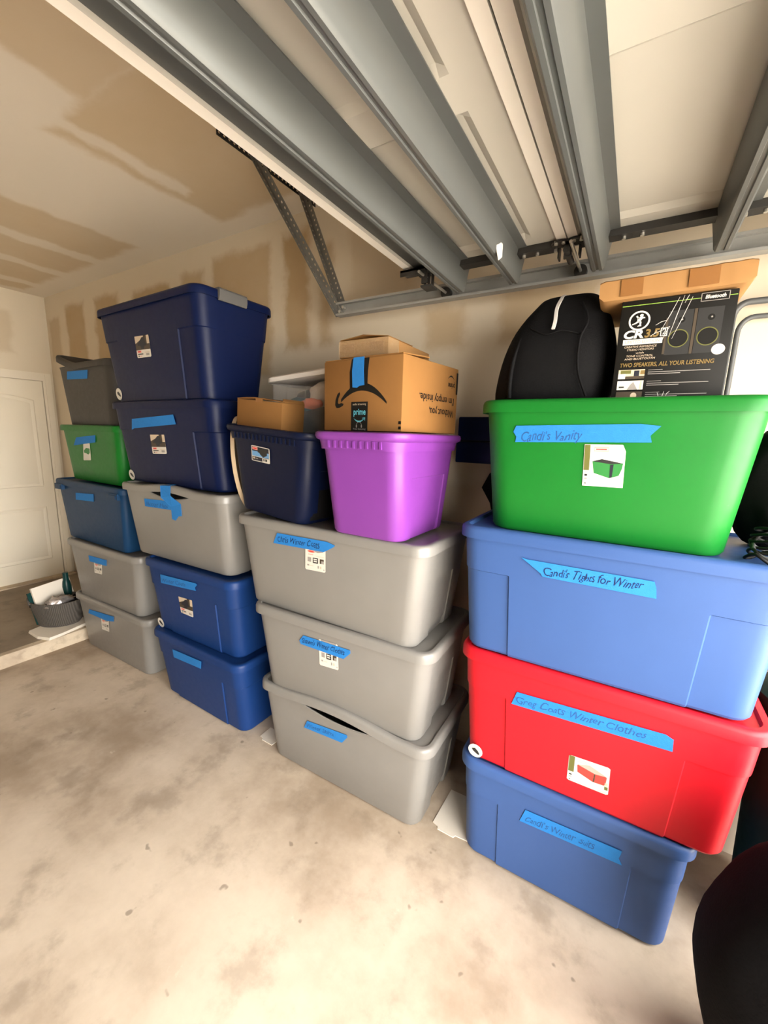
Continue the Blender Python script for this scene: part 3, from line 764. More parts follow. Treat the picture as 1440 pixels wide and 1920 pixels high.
# --- stack 1 (far)
b = make_bin('g11', 'storage_bin', 'gray', 'grey bin on the floor next to the woven basket', G1); add_sticker('g11', b, S_, 'gray'); add_tape('g11', b, S_ + .001)
b = make_bin('g12', 'storage_bin', 'gray', 'grey bin under the steel blue bin in the far stack', G1); add_sticker('g12', b, S_, 'gray'); add_tape('g12', b, S_ + .001)
b = make_bin('b13', 'storage_bin', 'teal', 'steel blue bin with corner clips, under the dark green bin', G1, 'smooth', rb=.035); add_tape('b13', b, S_ + .001)
h_, L_, D_ = BINS['b13'][4], BINS['b13'][5], BINS['b13'][8]
for sx in (-1, 1):
    m = MB(); xx = sx * (L_ / 2 - .085); m.box((xx - .055, -D_ / 2 - .008, h_ - .075), (xx + .055, -D_ / 2 + .012, h_ - .035)); m.box((xx - .04, -D_ / 2 - .012, h_ - .068), (xx + .04, -D_ / 2 - .008, h_ - .045))
    m.make('clip', 'teal', b)
b = make_bin('e14', 'storage_bin', 'green', 'dark green bin in the far stack between a steel blue and a dark grey bin', G1, 'smooth', rb=.05); add_sticker('e14', b, S_, 'e14'); add_tape('e14', b, S_ + .001)
b = make_bin('g15', 'storage_bin', 'dgray', 'dark grey bin on top of the far stack with its lid sprung open', G1, 'smooth', lift=lambda x, y: .085 * max(0, -(x + .06) / .34) ** 1.4); add_tape('g15', b, S_ + .001)

# ================================================================== OPEN TOTES ON THE GREY STACK
def make_tote(key, mat, label, ribs):
    x, yf, yaw, z0, h, L, ix, iy, D, roll = BINS[key]
    root = make_bin(key, 'storage_tote', mat, label, None, 'tote', lid=False, rb=.055)
    root['category'] = 'tote'
    if 'group' in root: del root['group']
    cf, ce = .6, .80
    R = []                                             # rolled rim with a deep skirt
    for ins, z in ((.012, h - .060), (.009, h - .062), (.003, h - .030), (-.010, h - .024), (-.016, h - .012), (-.013, h - .001), (-.004, h + .003), (.010, h), (.016, h - .006), (.017, h - .03)):
        R.append(ring(L - 2 * ins, D - 2 * ins, .07 - ins, z, 0, 0, cf, ce))
    v, f = loft(R, False, False); build('rim', v, f, mat, root, 50)
    for k in range(ribs):
        xx = -L / 2 + .08 + k * (L - .16) / (ribs - 1)
        MB().box((xx - .004, -D / 2 + .000, h - .056), (xx + .004, -D / 2 + .008, h - .03)).make('rim_rib', mat, root)
    return root
pt = make_tote('pur', 'purple', 'purple tote with a cardboard box standing on its rim', 9)
nt_ = make_tote('nav', 'navy2', 'dark navy open tote with a beige disc beside it, left of the purple tote', 16)
add_sticker('nav', nt_, .004, 'tote')
h_, L_, D_ = BINS['nav'][4], BINS['nav'][5], BINS['nav'][8]
v, f = loft([ring(L_ * .80, D_ * .78, .05, .02), ring(L_ * .86, D_ * .84, .06, h_ - .10), ring(L_ * .8, D_ * .78, .06, h_ - .075)])
build('packed_cloth', v, f, 'cloth2', nt_, 40)['label'] = 'dark cloth packed inside the tote'

# ================================================================== CARDBOARD BOXES AND OTHER THINGS ON THE STACKS
def rounded_box(name, sx, sy, sz, r, mat, parent, z0=0, seg=2):
    bm = bmesh.new(); bmesh.ops.create_cube(bm, size=1)
    for v_ in bm.verts: v_.co = Vector((v_.co.x * sx, v_.co.y * sy, (v_.co.z + .5) * sz + z0))
    bmesh.ops.bevel(bm, geom=list(bm.edges), offset=r, segments=seg, affect='EDGES', profile=.5)
    me = bpy.data.meshes.new(name); bm.to_mesh(me); bm.free()
    for p in me.polygons: p.use_smooth = True
    me.set_sharp_from_angle(angle=math.radians(40))
    return link(name, me, mat, parent)
# ---- big carton on the purple tote, printed upside down
W, D, H = .385, .39, .262
yaw = -.123; xc, yf = -.896, 1.303
az = empty('cardboard_box', (xc - math.sin(yaw) * D / 2, yf + math.cos(yaw) * D / 2, 1.697), yaw, 0, 'large cardboard box with black curved arrow, standing on the purple tote', 'box')
rounded_box('carton', W, D, H, .004, 'card_b', az)
fr = -D / 2
def fpoly(m, pts, off, mi): m.add([(x, fr - off, z) for x, z in pts], [tuple(range(len(pts)))], mi)
m = MB(); m.prism([(-W / 2 + .004, fr + .003, H), (W / 2 - .004, fr + .003, H), (W / 2 - .004, fr + .17, H + .010), (-W / 2 + .004, fr + .17, H + .004)], (0, 0, .004))
m.make('top_flap', 'card_b', az)
m = MB()
fpoly(m, [(-.052, .150), (.034, .150), (.036, .215), (.042, H - .001), (-.044, H - .001), (-.055, .215)], .0008, 0)       # black strap
up, lo = [], []
for k in range(21):                                                            # drooping arc
    t = k / 20; x = -.098 + .224 * t
    z = .100 + .060 * (1 - ((t - .46) / .54) ** 2) if t > .46 else .112 + .048 * (1 - ((.46 - t) / .46) ** 2)
    w = .004 + .011 * math.sin(math.pi * min(1, t * .96 + .04)) ** .8
    up.append((x, z + w)); lo.append((x, z - w * .9))
fpoly(m, up + lo[::-1], .0011, 0)
fpoly(m, [(-.106, .146), (-.118, .138), (-.128, .116), (-.130, .097), (-.122, .086), (-.108, .086), (-.088, .094), (-.084, .101), (-.096, .105), (-.110, .101), (-.115, .106), (-.112, .122), (-.103, .138)], .0011, 0)
m.make('printed_arrow', 'black', az)
m = MB(); m.prism([(-.038, fr - .0016, .160), (-.016, fr - .0016, .158), (-.004, fr - .0016, .164), (.020, fr - .0016, .166), (.016, fr - .0016, .215), (.018, fr - .0016, H + .004), (-.034, fr - .0016, H + .004), (-.041, fr - .0016, .22)], (0, -.001, 0))
m.make('blue_tape', 'tape', az)
lab = MB().box((-.044, fr - .0012, .0), (.038, fr - .0004, .107)).make('black_label', 'black', az)
text_mesh('lettering', 'prime', .032, 'cyan', lab, plane_mtx((-.031, fr - .0018, .060), (1, 0, 0), (0, 0, 1)), 0, .060, .0006)
text_mesh('lettering', 'audio streaming', .010, 'c_tan', lab, plane_mtx((-.036, fr - .0018, .095), (1, 0, 0), (0, 0, 1)), 0, .066)
text_mesh('lettering', 'Free listening', .010, 'c_grey', lab, plane_mtx((-.032, fr - .0018, .004), (1, 0, 0), (0, 0, 1)), 0, .062)
m = MB(); up, lo = [], []
for k in range(13):
    t = k / 12; x = -.029 + .052 * t; z = .046 - .011 * (1 - (2 * t - 1) ** 2); w = .0005 + .0024 * math.sin(math.pi * t)
    up.append((x, z + w)); lo.append((x, z - w))
fpoly(m, up + lo[::-1], .0018, 0); fpoly(m, [(.013, .048), (.027, .050), (.026, .038), (.0235, .040), (.0235, .047), (.014, .0455)], .0018, 0)
m.make('label_smile', 'cyan', lab)
m = MB()
arc = [(-.003 + .013 * math.cos(a), .021 + .013 * math.sin(a)) for a in [math.pi * k / 12 for k in range(13)]] + [(-.003 + .0115 * math.cos(a), .021 + .0115 * math.sin(a)) for a in [math.pi * (12 - k) / 12 for k in range(13)]]
fpoly(m, arc, .0018, 0)
for cx in (-.0155, .0095): fpoly(m, [(cx + .003 * math.cos(a), .0175 + .006 * math.sin(a)) for a in [k * math.pi / 5 for k in range(10)]], .0019, 0)
m.make('label_headphones', 'c_grey', lab)
m = MB(); fpoly(m, [(W / 2 - .012, .026), (W / 2 - .001, .026), (W / 2 - .001, .036), (W / 2 - .012, .036)], .0008, 0); m.make('edge_mark', 'black', az); m = MB(); fpoly(m, [(W / 2 - .012, .008), (W / 2 - .001, .008), (W / 2 - .001, .018), (W / 2 - .012, .018)], .0008, 0); m.make('edge_mark', 'black', az)
sx = W / 2 + .0012
side = lambda y, z: plane_mtx((sx, y, z), (0, -1, 0), (0, 0, -1))           # upside-down lettering on the right face
text_mesh('side_lettering', "Without you,", .040, 'black', az, side(.165, .094), 0, .185, .0006)
text_mesh('side_lettering', "I'm empty inside.", .040, 'black', az, side(.165, .142), 0, .255, .0006)
text_mesh('side_lettering', "prime", .030, 'black', az, side(.165, .200), 0, .052, .0006)
m = MB(); up, lo = [], []
for k in range(11):
    t = k / 10; y = .16 - .05 * t; z = .215 + .012 * (1 - (2 * t - 1) ** 2); w = .0006 + .0022 * math.sin(math.pi * t)
    up.append((sx, y, z + w)); lo.append((sx, y, z - w))
m.add(up + lo[::-1], [tuple(range(22))]); m.add([(sx, .192, .16), (sx, .178, .16), (sx, .178, .245), (sx, .192, .245)], [(0, 1, 2, 3)])
m.make('side_print', 'black', az)
# ---- flat taped box on top of it
fb = empty('cardboard_box', (-.933, 1.368 + .178, 1.976), .007, 0, 'flat cardboard box sealed with shiny tape, lying on the large cardboard box', 'box')
rounded_box('carton', .223, .356, .066, .003, 'card_l', fb)
m = MB(); m.prism([(-.110, -.176, .0665), (.0, -.178, .079), (.110, -.176, .0665), (.110, .02, .067), (-.110, .02, .067)], (0, 0, .0025)); m.make('top_flap', 'card_b', fb)
m = MB(); m.box((-.113, -.1805, .004), (.113, -.1795, .064)); m.box((.1122, -.18, .004), (.1130, -.10, .064)); m.make('clear_tape', 'ctape', fb)
MB().box((-.10, -.1792, .018), (-.038, -.1786, .052)).make('kraft_patch', 'ktape', fb); MB().box((.030, -.1792, .018), (.092, -.1786, .052)).make('kraft_patch', 'ktape', fb)
# ---- small open carton sitting in the navy tote
nrot = (0, BINS['nav'][9] + .02, -.16)
sc = empty('cardboard_box', (-1.503, 1.425, 1.640), .03, .085, 'small plain cardboard box with a loose lid, standing in the navy tote', 'box')
rounded_box('carton', .282, .15, .184, .003, 'card_b', sc)
m = MB(); m.prism([(-.141, -.0755, .184), (-.02, -.0755, .194), (.138, -.0755, .186), (.141, -.02, .190), (-.141, -.02, .193)], (0, 0, .003))
m.prism([(.141, -.073, .184), (.141, .073, .183), (.130, .073, .200), (.120, -.05, .200)], (.002, 0, .001)); m.make('lid_flap', 'card_b', sc)
MB().box((-.02, -.0775, .176), (.025, -.0750, .193)).make('tuck_tab', 'ktape', sc)
# ---- clear bin with a white lid behind the small carton
cl = empty('clear_bin', (-1.462, 1.690, 1.652), -.05, .095, 'clear plastic bin of toys with a raised white lid behind the small carton', 'storage bin')
LB, DB, HB = .400, .26, .260
R = [ring(LB - .05, DB - .05, .03, 0), ring(LB - .035, DB - .035, .035, .01), ring(LB - .012, DB - .012, .035, .16), ring(LB, DB, .04, .175), ring(LB + .006, DB + .006, .04, .250), ring(LB + .022, DB + .022, .045, .252), ring(LB + .022, DB + .022, .045, HB), ring(LB, DB, .04, HB), ring(LB - .008, DB - .008, .037, .17), ring(LB - .045, DB - .045, .03, .014)]
v, f = loft(R); build('body', v, f, 'clear', cl, 40)
for k in range(2): MB().box((-.075 + k * .13, -DB / 2 - .004, .180), (-.072 + k * .13, -DB / 2 + .002, .25)).make('handle_rib', 'clear', cl)
tilt = lambda x, y: .012 + (x + LB / 2) * .15
R = [ring(LB + .03, DB + .03, .05, HB - .012, dz=tilt), ring(LB + .04, DB + .04, .05, HB - .010, dz=tilt), ring(LB + .04, DB + .04, .05, HB + .010, dz=tilt), ring(LB + .02, DB + .02, .05, HB + .018, dz=tilt), ring(LB - .04, DB - .04, .04, HB + .018, dz=tilt)]
v, f = loft(R); build('lid', v, f, 'white_p', cl, 50)
def blob(name, c, r, mat, parent, seed=0, amp=.18, freq=6, sub=3):
    bm = bmesh.new(); bmesh.ops.create_icosphere(bm, subdivisions=sub, radius=1)
    for v_ in bm.verts:
        d = 1 + amp * mnoise.noise(v_.co * freq * .3 + Vector((seed, seed * 2.1, 0))) + amp * .4 * mnoise.noise(v_.co * freq + Vector((seed, 0, 7)))
        v_.co = Vector((v_.co.x * r[0] * d + c[0], v_.co.y * r[1] * d + c[1], v_.co.z * r[2] * d + c[2]))
    me = bpy.data.meshes.new(name); bm.to_mesh(me); bm.free()
    for p in me.polygons: p.use_smooth = True
    return link(name, me, mat, parent)
cx_, cy_, cz_ = cl.location
def in_clear(name, c, r, mat, seed, label, cat, amp=.18):
    o = blob(name, (0, 0, 0), r, mat, None, seed, amp); o.location = Vector((cx_, cy_, cz_)) + Vector(c); return tag(o, label, cat)
in_clear('plush_toy', (.115, -.050, .225), (.075, .055, .060), 'plush', 1, 'white plush toy bulging out of the clear bin', 'toy')
in_clear('orange_plush', (.075, -.095, .175), (.070, .022, .026), 'orange', 2, 'orange plush inside the clear bin', 'toy')
in_clear('teal_cloth', (-.03, -.06, .170), (.075, .05, .040), 'tealc', 3, 'folded teal cloth in the middle of the clear bin', 'cloth')
in_clear('yellow_cloth', (-.13, -.085, .145), (.030, .022, .05), 'yel', 4, 'yellow cloth at the left end of the clear bin', 'cloth')
in_clear('black_cloth', (.02, -.01, .085), (.160, .098, .080), 'cloth2', 5, 'black cloth filling the bottom of the clear bin', 'cloth')
in_clear('grey_cloth', (-.03, .035, .215), (.10, .06, .045), 'cloth2', 8, 'dark cloth heaped under the raised white lid', 'cloth')
# ---- beige-rimmed disc standing between the navy bins and the navy tote
bd = empty('round_tray', (-1.683, 1.455, 1.292), math.radians(24), math.radians(-6), 'oval brown tray with a beige edge standing left of the navy tote', 'tray')
def disc(rx, rz, x, n=36): return [(x, rx * math.cos(2 * math.pi * k / n), rz + rz * math.sin(2 * math.pi * k / n)) for k in range(n)]
def disc_s(rx, rz, x, s, n=36): return [(x, s * rx * math.cos(2 * math.pi * k / n), rz + s * rz * math.sin(2 * math.pi * k / n)) for k in range(n)]
v, f = loft([disc_s(.12, .235, -.004, .96), disc_s(.12, .235, .004, .96)]); build('tray_face', v, f, 'brownf', bd)
v, f = loft([disc_s(.12, .235, .010, .955), disc_s(.12, .235, .012, .985), disc_s(.12, .235, .006, 1), disc_s(.12, .235, -.008, 1), disc_s(.12, .235, -.010, .955)], False, False); build('tray_edge', v, f, 'beige', bd, 50)

# ---- black bag on the green bin
ZT = BINS['e44'][3] + BINS['e44'][4] - .010
bag = empty('black_bag', (-.27, 1.63, ZT), 0, 0, 'black zipped fabric bag slumped on the bright green bin', 'bag')
rows = [(.0, -.186, .162, .150), (.012, -.200, .178, .165), (.07, -.196, .182, .170), (.14, -.186, .184, .168), (.20, -.166, .180, .160), (.25, -.142, .166, .145), (.295, -.112, .148, .128), (.335, -.078, .124, .105), (.352, -.062, .112, .085), (.356, -.048, .100, .060)]
R = []
for z, xl, xr, dp in rows:
    pts = []; n = 44
    for k in range(n):
        a = 2 * math.pi * k / n; ca, sa = math.cos(a), math.sin(a); e = .62
        px = (xl + xr) / 2 + (xr - xl) / 2 * math.copysign(abs(ca) ** e, ca); py = dp * math.copysign(abs(sa) ** e, sa)
        w = .010 * mnoise.noise(Vector((px * 9, py * 9, z * 14))) + .005 * mnoise.noise(Vector((px * 25, py * 25, z * 30 + 3)))
        if z < .01: w = 0
        pts.append((px + w * ca, py + w * sa, z))
    R.append(pts)
v, f = loft(R); bo = build('bag_body', v, f, 'cloth', bag, 70)
sb = bo.modifiers.new('sub', 'SUBSURF'); sb.levels = 1; sb.render_levels = 1
zp = smooth_path([(.012, -.066, .357), (.010, -.100, .340), (.004, -.138, .300), (.006, -.160, .255), (.003, -.168, .230)], 5)
v, f = loft([[(p.x - .005, p.y - .004, p.z), (p.x + .004, p.y - .004, p.z), (p.x + .004, p.y + .006, p.z), (p.x - .005, p.y + .006, p.z)] for p in zp]); build('zip', v, f, 'zip', bag)
tube('piping', smooth_path([(.075, -.128, .312), (.10, -.155, .25), (.085, -.172, .19), (.09, -.178, .10), (.12, -.175, .02)], 6), .004, 'cloth', bag)
tube('piping', smooth_path([(-.07, -.148, .245), (-.02, -.162, .218), (.03, -.166, .224), (.085, -.160, .21)], 6), .0030, 'cloth', bag)
tube('strap', smooth_path([(-.100, -.140, .215), (-.115, -.158, .15), (-.120, -.166, .08), (-.118, -.166, .02)], 6), .007, 'cloth', bag)

# ---- black speaker box with printed front
SW, SD, SH = .266, .22, .284
sp = empty('speaker_box', (.052, 1.455 + SD / 2, ZT), .0, 0, 'black printed speaker box showing two round speakers, on the green bin', 'box')
rounded_box('carton', SW, SD, SH, .003, 'black', sp)
f0 = -SD / 2
def Q(s, t, off=.0010): return (-SW / 2 + SW * s, f0 - off, SH * t)
mats = ['limeln', 'card', 'c_dark', 'c_brown', 'gold', 'c_tan', 'c_grey', 'c_olive', 'c_navy', 'black']
def rc(m, s0, t0, s1, t1, mi, off=.001): m.add([Q(s0, t0, off), Q(s1, t0, off), Q(s1, t1, off), Q(s0, t1, off)], [(0, 1, 2, 3)], mi)
def el(m, s, t, rs, rt, mi, off, inner=None, n=28):
    o = [Q(s + rs * math.cos(2 * math.pi * k / n), t + rt * math.sin(2 * math.pi * k / n), off) for k in range(n)]
    if inner is None: m.add(o, [tuple(range(n))], mi)
    else:
        i = [Q(s + rs * inner * math.cos(2 * math.pi * k / n), t + rt * inner * math.sin(2 * math.pi * k / n), off) for k in range(n)]
        m.add(o + i, [(k, (k + 1) % n, n + (k + 1) % n, n + k) for k in range(n)], mi)
asp = SW / SH
m = MB()
rc(m, .01, .945, .70, .951, 0); rc(m, .93, .945, .99, .951, 0)
for a in ((.70, .915, .93, .920), (.70, .985, .93, .990), (.70, .915, .706, .99), (.924, .915, .93, .99)): rc(m, *a, 6)
m.make('print_border', mats, sp)
m = MB(); el(m, .185, .80, .100, .100 * asp, 1, .0010, .83); lg = m.make('logo_ring', mats, sp)
fig = MB()                                              # running figure
def fg(pts): fig.add([Q(.185 + a * .1, .80 + b_ * .1 * asp, .0014) for a, b_ in pts], [tuple(range(len(pts)))], 1)
fg([(.02, .58), (.14, .66), (.30, .62), (.34, .48), (.24, .36), (.08, .38), (.0, .46)])
fg([(-.36, .44), (-.24, .52), (-.04, .30), (-.02, .18), (-.14, .16), (-.28, .34)])
fg([(-.10, .34), (.16, .40), (.48, .32), (.52, .22), (.26, .18), (.12, -.08), (-.16, -.10), (-.22, .10)])
fg([(-.16, -.02), (.0, -.16), (-.26, -.30), (-.62, -.42), (-.66, -.32), (-.40, -.22)])
fg([(.10, -.02), (.22, -.16), (.20, -.40), (.24, -.58), (.06, -.58), (-.12, -.62), (-.10, -.52), (.06, -.44), (.02, -.16)])
fig.make('logo_figure', mats, lg)
text_mesh('lettering', 'CR', .030, 'card', sp, plane_mtx(Q(.055, .635, .0014), (1, 0, 0), (0, 0, 1)), .15, .050, .0012)
text_mesh('lettering', '3.5', .030, 'gold', sp, plane_mtx(Q(.250, .635, .0014), (1, 0, 0), (0, 0, 1)), .15, .036, .0010)
m = MB(); rc(m, .392, .632, .455, .712, 1); rc(m, .40, .640, .447, .704, 2, .0013); m.make('badge', mats, sp)
text_mesh('lettering', '2', .024, 'card', sp, plane_mtx(Q(.410, .648, .0016), (1, 0, 0), (0, 0, 1)), 0, .009)
m = MB(); rc(m, .055, .57, .42, .622, 1); br = m.make('white_bar', mats, sp)
text_mesh('lettering', 'LIMITED EDITION', .012, 'c_grey', br, plane_mtx(Q(.075, .583, .0014), (1, 0, 0), (0, 0, 1)), 0, .085)
for s_, t_, w_, tx in ((.075, .540, .080, 'CREATIVE REFERENCE'), (.105, .512, .066, 'STUDIO MONITORS'), (.19, .480, .020, 'with'), (.105, .450, .066, 'TONE CONTROL'), (.09, .422, .076, 'AND BLUETOOTH')):
    text_mesh('lettering', tx, .0075, 'c_tan', sp, plane_mtx(Q(s_, t_, .0012), (1, 0, 0), (0, 0, 1)), .1, w_)
text_mesh('lettering', 'Bluetooth', .013, 'card', sp, plane_mtx(Q(.735, .938, .0012), (1, 0, 0), (0, 0, 1)), .2, .044, .0004)
text_mesh('headline', 'TWO SPEAKERS, ALL YOUR LISTENING', .016, 'gold', sp, plane_mtx(Q(.055, .352, .0012), (1, 0, 0), (0, 0, 1)), .1, .222, .0003)
m = MB()
for s_, t_ in ((.555, .60), (.80, .60)):
    rc(m, s_ - .105, t_ - .15, s_ + .105, t_ + .26, 2, .0008); el(m, s_, t_, .090, .090 * asp, 7, .0013, .90); el(m, s_, t_, .080, .080 * asp, 9, .0012); el(m, s_ + .01, t_ + .17, .030, .030 * asp, 9, .0013); el(m, s_ + .014, t_ + .172, .008, .008, 6, .0015)
rc(m, .43, .46, .45, .80, 3, .0008); rc(m, .665, .45, .69, .86, 3, .0010)
m.make('speaker_picture', mats, sp)
m = MB(); el(m, .905, .475, .055, .048, 1, .0014); st = m.make('price_sticker', mats, sp)
m = MB()
for k, (t0, t1) in enumerate(((.235, .325), (.125, .215), (.015, .105))):
    rc(m, .05, t0, .30, t1, (5, 1, 3)[k], .001)
    if k == 0: rc(m, .05, t0, .12, t0 + .05, 1, .0013); rc(m, .20, t0 + .01, .25, t1 - .01, 8, .0014); rc(m, .07, t0 + .05, .17, t1 - .005, 7, .0013); rc(m, .12, t0, .30, t0 + .025, 3, .0015); rc(m, .26, t0 + .04, .30, t1 - .01, 4, .0014)
    if k == 1: m.add([Q(.15, t0, .0014), Q(.25, t0, .0014), Q(.22, t0 + .05, .0014), Q(.205, t0 + .078, .0014), Q(.18, t0 + .05, .0014)], [(0, 1, 2, 3, 4)], 6); rc(m, .07, t0 + .02, .12, t0 + .035, 2, .0014); rc(m, .27, t0 + .005, .285, t1 - .005, 5, .0014)
    if k == 2: el(m, .22, t0 + .05, .03, .03, 5, .0014)
    rc(m, .33, t1 - .012, .46, t1 - .008, 6); rc(m, .33, t1 - .034, .87, t1 - .028, 6); rc(m, .33, t1 - .052, .62, t1 - .046, 6)
m.make('picture_strip', mats, sp)
m = MB()
random.seed(3)
for a, b_ in (((.52, .98), (.40, .70)), ((.56, .99), (.47, .62)), ((.63, .97), (.50, .60)), ((.60, .99), (.57, .92)), ((.34, .66), (.47, .72)), ((.34, .74), (.44, .78)), ((.36, .69), (.30, .64)), ((.47, .72), (.42, .60)), ((.44, .09), (.455, .03)), ((.50, .10), (.47, .02)), ((.55, .10), (.52, .05))):
    A_, B_ = Vector(Q(*a, .0026)), Vector(Q(*b_, .0026)); d = (B_ - A_).normalized(); nrm = Vector((d.z, 0, -d.x)) * .0008
    M1 = (A_ + B_) / 2 + nrm * random.uniform(-3, 3)
    MB().add([A_ - nrm * .5, A_ + nrm * .5, M1 + nrm, B_ + nrm * .4, B_ - nrm * .4, M1 - nrm], [(0, 1, 2, 3, 4, 5)]).make('crease_glint', 'zip', sp)  # white strips paint the glints on the clear tape's wrinkles
# ---- long flat cardboard box across the speaker box
ct = empty('cardboard_box', (.028, 1.430 + .16, ZT + SH + .0015), .02, -.02, 'long flat tan cardboard box balanced on the speaker box', 'box')
v, f = [], []
n = 26; top = []
prof_r = []
for i in range(n + 1):
    x = -.172 + .352 * i / n; e = .0025 * mnoise.noise(Vector((x * 40, 2, 0)))
    c = .012 if i in (0, n) else 0
    prof_r.append([(x, -.16 + e, c), (x, -.162 + e, .012), (x, -.162 + e, .052 - c * .4 + e), (x, -.156, .056 + e - c * .3), (x, .16, .054), (x, .16, 0)])
v, f = loft(prof_r); build('carton', v, f, 'card_l', ct, 40)
MB().box((-.118, -.1655, .006), (-.064, -.1648, .050)).make('kraft_tape', 'ktape', ct); MB().box((.040, -.1655, .006), (.105, -.1648, .050)).make('kraft_tape', 'ktape', ct)

# ---- grey tube frame leaning on the wall behind the speaker box
tf_ = empty('tube_frame', (.26, 1.93, 0), 0, 0, 'folded grey steel tube frame against the wall behind the speaker box', 'frame')
def uframe(x0, x1, zt, r, name):
    p = [(x0, 0, .0)] + [(x0, 0, zt - .05)] + [(x0 + .04 - .04 * math.cos(a), 0, zt - .05 + .05 * math.sin(a)) for a in [k * math.pi / 12 for k in range(1, 7)]] + [(x1 - .04 + .04 * math.sin(a), 0, zt - .05 + .05 * math.cos(a)) for a in [k * math.pi / 12 for k in range(0, 6)]] + [(x1, 0, zt - .05), (x1, 0, 0)]
    tube(name, p, r, 'tube', tf_, 10)
uframe(-.022, .62, 2.168, .0105, 'outer_tube'); uframe(-.002, .60, 2.118, .0085, 'inner_tube')
m = MB(); m.cyl((-.002, -.008, 1.2), (.60, -.008, 1.2), .008, 10); m.cyl((-.002, -.008, .4), (.60, -.008, .4), .008, 10); m.make('cross_tube', 'tube', tf_, 40)

# ---- blue case and tall black bag in the gap between the grey and the right-hand stack
tb = empty('garment_bag', (-.28, 1.948, 0), 0, 0, 'tall black fabric bag standing against the wall behind the near stack', 'bag')
R = []
for z, xl, xr in ((0, -.27, .26), (.03, -.28, .28), (.5, -.28, .29), (1.0, -.28, .29), (1.30, -.27, .29), (1.38, -.29, .29), (1.45, -.335, .29), (1.52, -.30, .28), (1.565, -.24, .27)):
    R.append([((xl + xr) / 2 + (xr - xl) / 2 * math.copysign(abs(math.cos(a)) ** .6, math.cos(a)) + .008 * mnoise.noise(Vector((z * 6, a, 0))), .044 * math.copysign(abs(math.sin(a)) ** .6, math.sin(a)), z) for a in [k * math.pi / 12 for k in range(24)]])
v, f = loft(R); build('bag_body', v, f, 'cloth', tb, 60)
m = MB(); m.box((-.27, -.046, 1.2), (.27, -.042, 1.215)); m.make('seam', 'cloth2', tb)
bc = empty('blue_case', (-.40, 1.925, 1.568), 0, 0, 'dark blue two-part plastic case in the gap between purple tote and green bin', 'case')
rounded_box('case_base', .66, .11, .098, .006, 'navy', bc); rounded_box('case_lid', .65, .105, .108, .006, 'navy', bc, .104)
MB().box((-.31, -.048, .096), (.31, .048, .106)).make('case_gap', 'cloth', bc)  # black strip stands in for the shade in the gap between halves

# ---- things on the right end of the second blue bin
ZL = BINS['b43'][3] + BINS['b43'][4]
bk = blob('cloth_bundle', (0, 0, .12), (.105, .14, .19), 'cloth2', None, 11, .18, 7)
bk.location = (.388, 1.70, ZL + .055); tag(bk, 'crumpled dark cloth bundle right of the bright green bin', 'cloth')
cb = empty('cable_coil', (.330, 1.455, ZL - .004), 0, 0, 'loose black cables beside the foot of the bright green bin', 'cable')
random.seed(5)
for k in range(8):
    r = .030 + .006 * k
    pts = [(.01 * k + r * math.cos(a) * (1 + .15 * math.sin(3 * a + k)), r * 1.3 * math.sin(a) + .01 * k, .008 + .018 * k * .5 + .012 * math.sin(2 * a + k)) for a in [i * math.pi / 8 for i in range(15)]]
    tube('cable', smooth_path(pts, 3), .0042, 'tube' if k == 2 else 'black', cb, 7)

# ---- dark green bin out at the right
dg = empty('waste_bin', (.625, 1.715, 0), 0, 0, 'dark green plastic waste bin behind the near stack', 'bin')
R = [[(a * math.cos(t), a * math.sin(t), z) for t in [k * math.pi / 14 for k in range(28)]] for a, z in ((.12, 0), (.14, .01), (.17, .84), (.18, .85), (.18, .88), (.165, .88), (.16, .86))]
v, f = loft(R); build('bin_body', v, f, 'dgreen', dg, 40)
R = [[(a * math.cos(t), a * math.sin(t), z) for t in [k * math.pi / 14 for k in range(28)]] for a, z in ((.183, .865), (.186, .87), (.186, .90), (.15, .93), (.06, .95))]
v, f = loft(R); build('bin_lid', v, f, 'dgreen', dg, 40)

# ---- big black bag on the floor at the right edge
fbag = empty('black_duffel', (.70, 1.12, 0), 0, 0, 'large black fabric bag on the floor right of the lowest blue bin', 'bag')
R = []
rows = [(0, -.255, .26, .18), (.02, -.275, .28, .205), (.10, -.315, .29, .215), (.20, -.355, .29, .222), (.30, -.385, .30, .225), (.40, -.405, .30, .225), (.50, -.41, .30, .22), (.60, -.395, .29, .21), (.70, -.355, .28, .19), (.80, -.28, .24, .15), (.86, -.18, .17, .09)]
for z, xl, xr, dp in rows:
    pts = []
    for k in range(56):
        a = 2 * math.pi * k / 56; ca, sa = math.cos(a), math.sin(a); e = .7
        px = (xl + xr) / 2 + (xr - xl) / 2 * math.copysign(abs(ca) ** e, ca); py = dp * math.copysign(abs(sa) ** e, sa)
        w = .020 * mnoise.noise(Vector((px * 5, py * 5, z * 6))) + .018 * (1 - abs(mnoise.noise(Vector((px * 6 + z * 5, py * 9, z * 4 + 3)))) * 2)
        if z < .01: w = 0
        pts.append((px + w * ca, py + w * sa, z + (.02 * mnoise.noise(Vector((px * 6, py * 6, z))) if z > .05 else 0)))
    R.append(pts)
v, f = loft(R); bo = build('bag_body', v, f, 'cloth2', fbag, 80)
sb = bo.modifiers.new('sub', 'SUBSURF'); sb.levels = 1; sb.render_levels = 1
tube('zip', smooth_path([(-.33, -.10, .64), (-.25, -.16, .61), (-.12, -.205, .58), (.05, -.215, .57), (.2, -.20, .57)], 6), .006, 'iron', fbag)
tube('handle', smooth_path([(-.27, -.17, .45), (-.21, -.222, .40), (-.10, -.245, .33), (.06, -.245, .34), (.17, -.215, .44)], 6), .012, 'cloth', fbag)

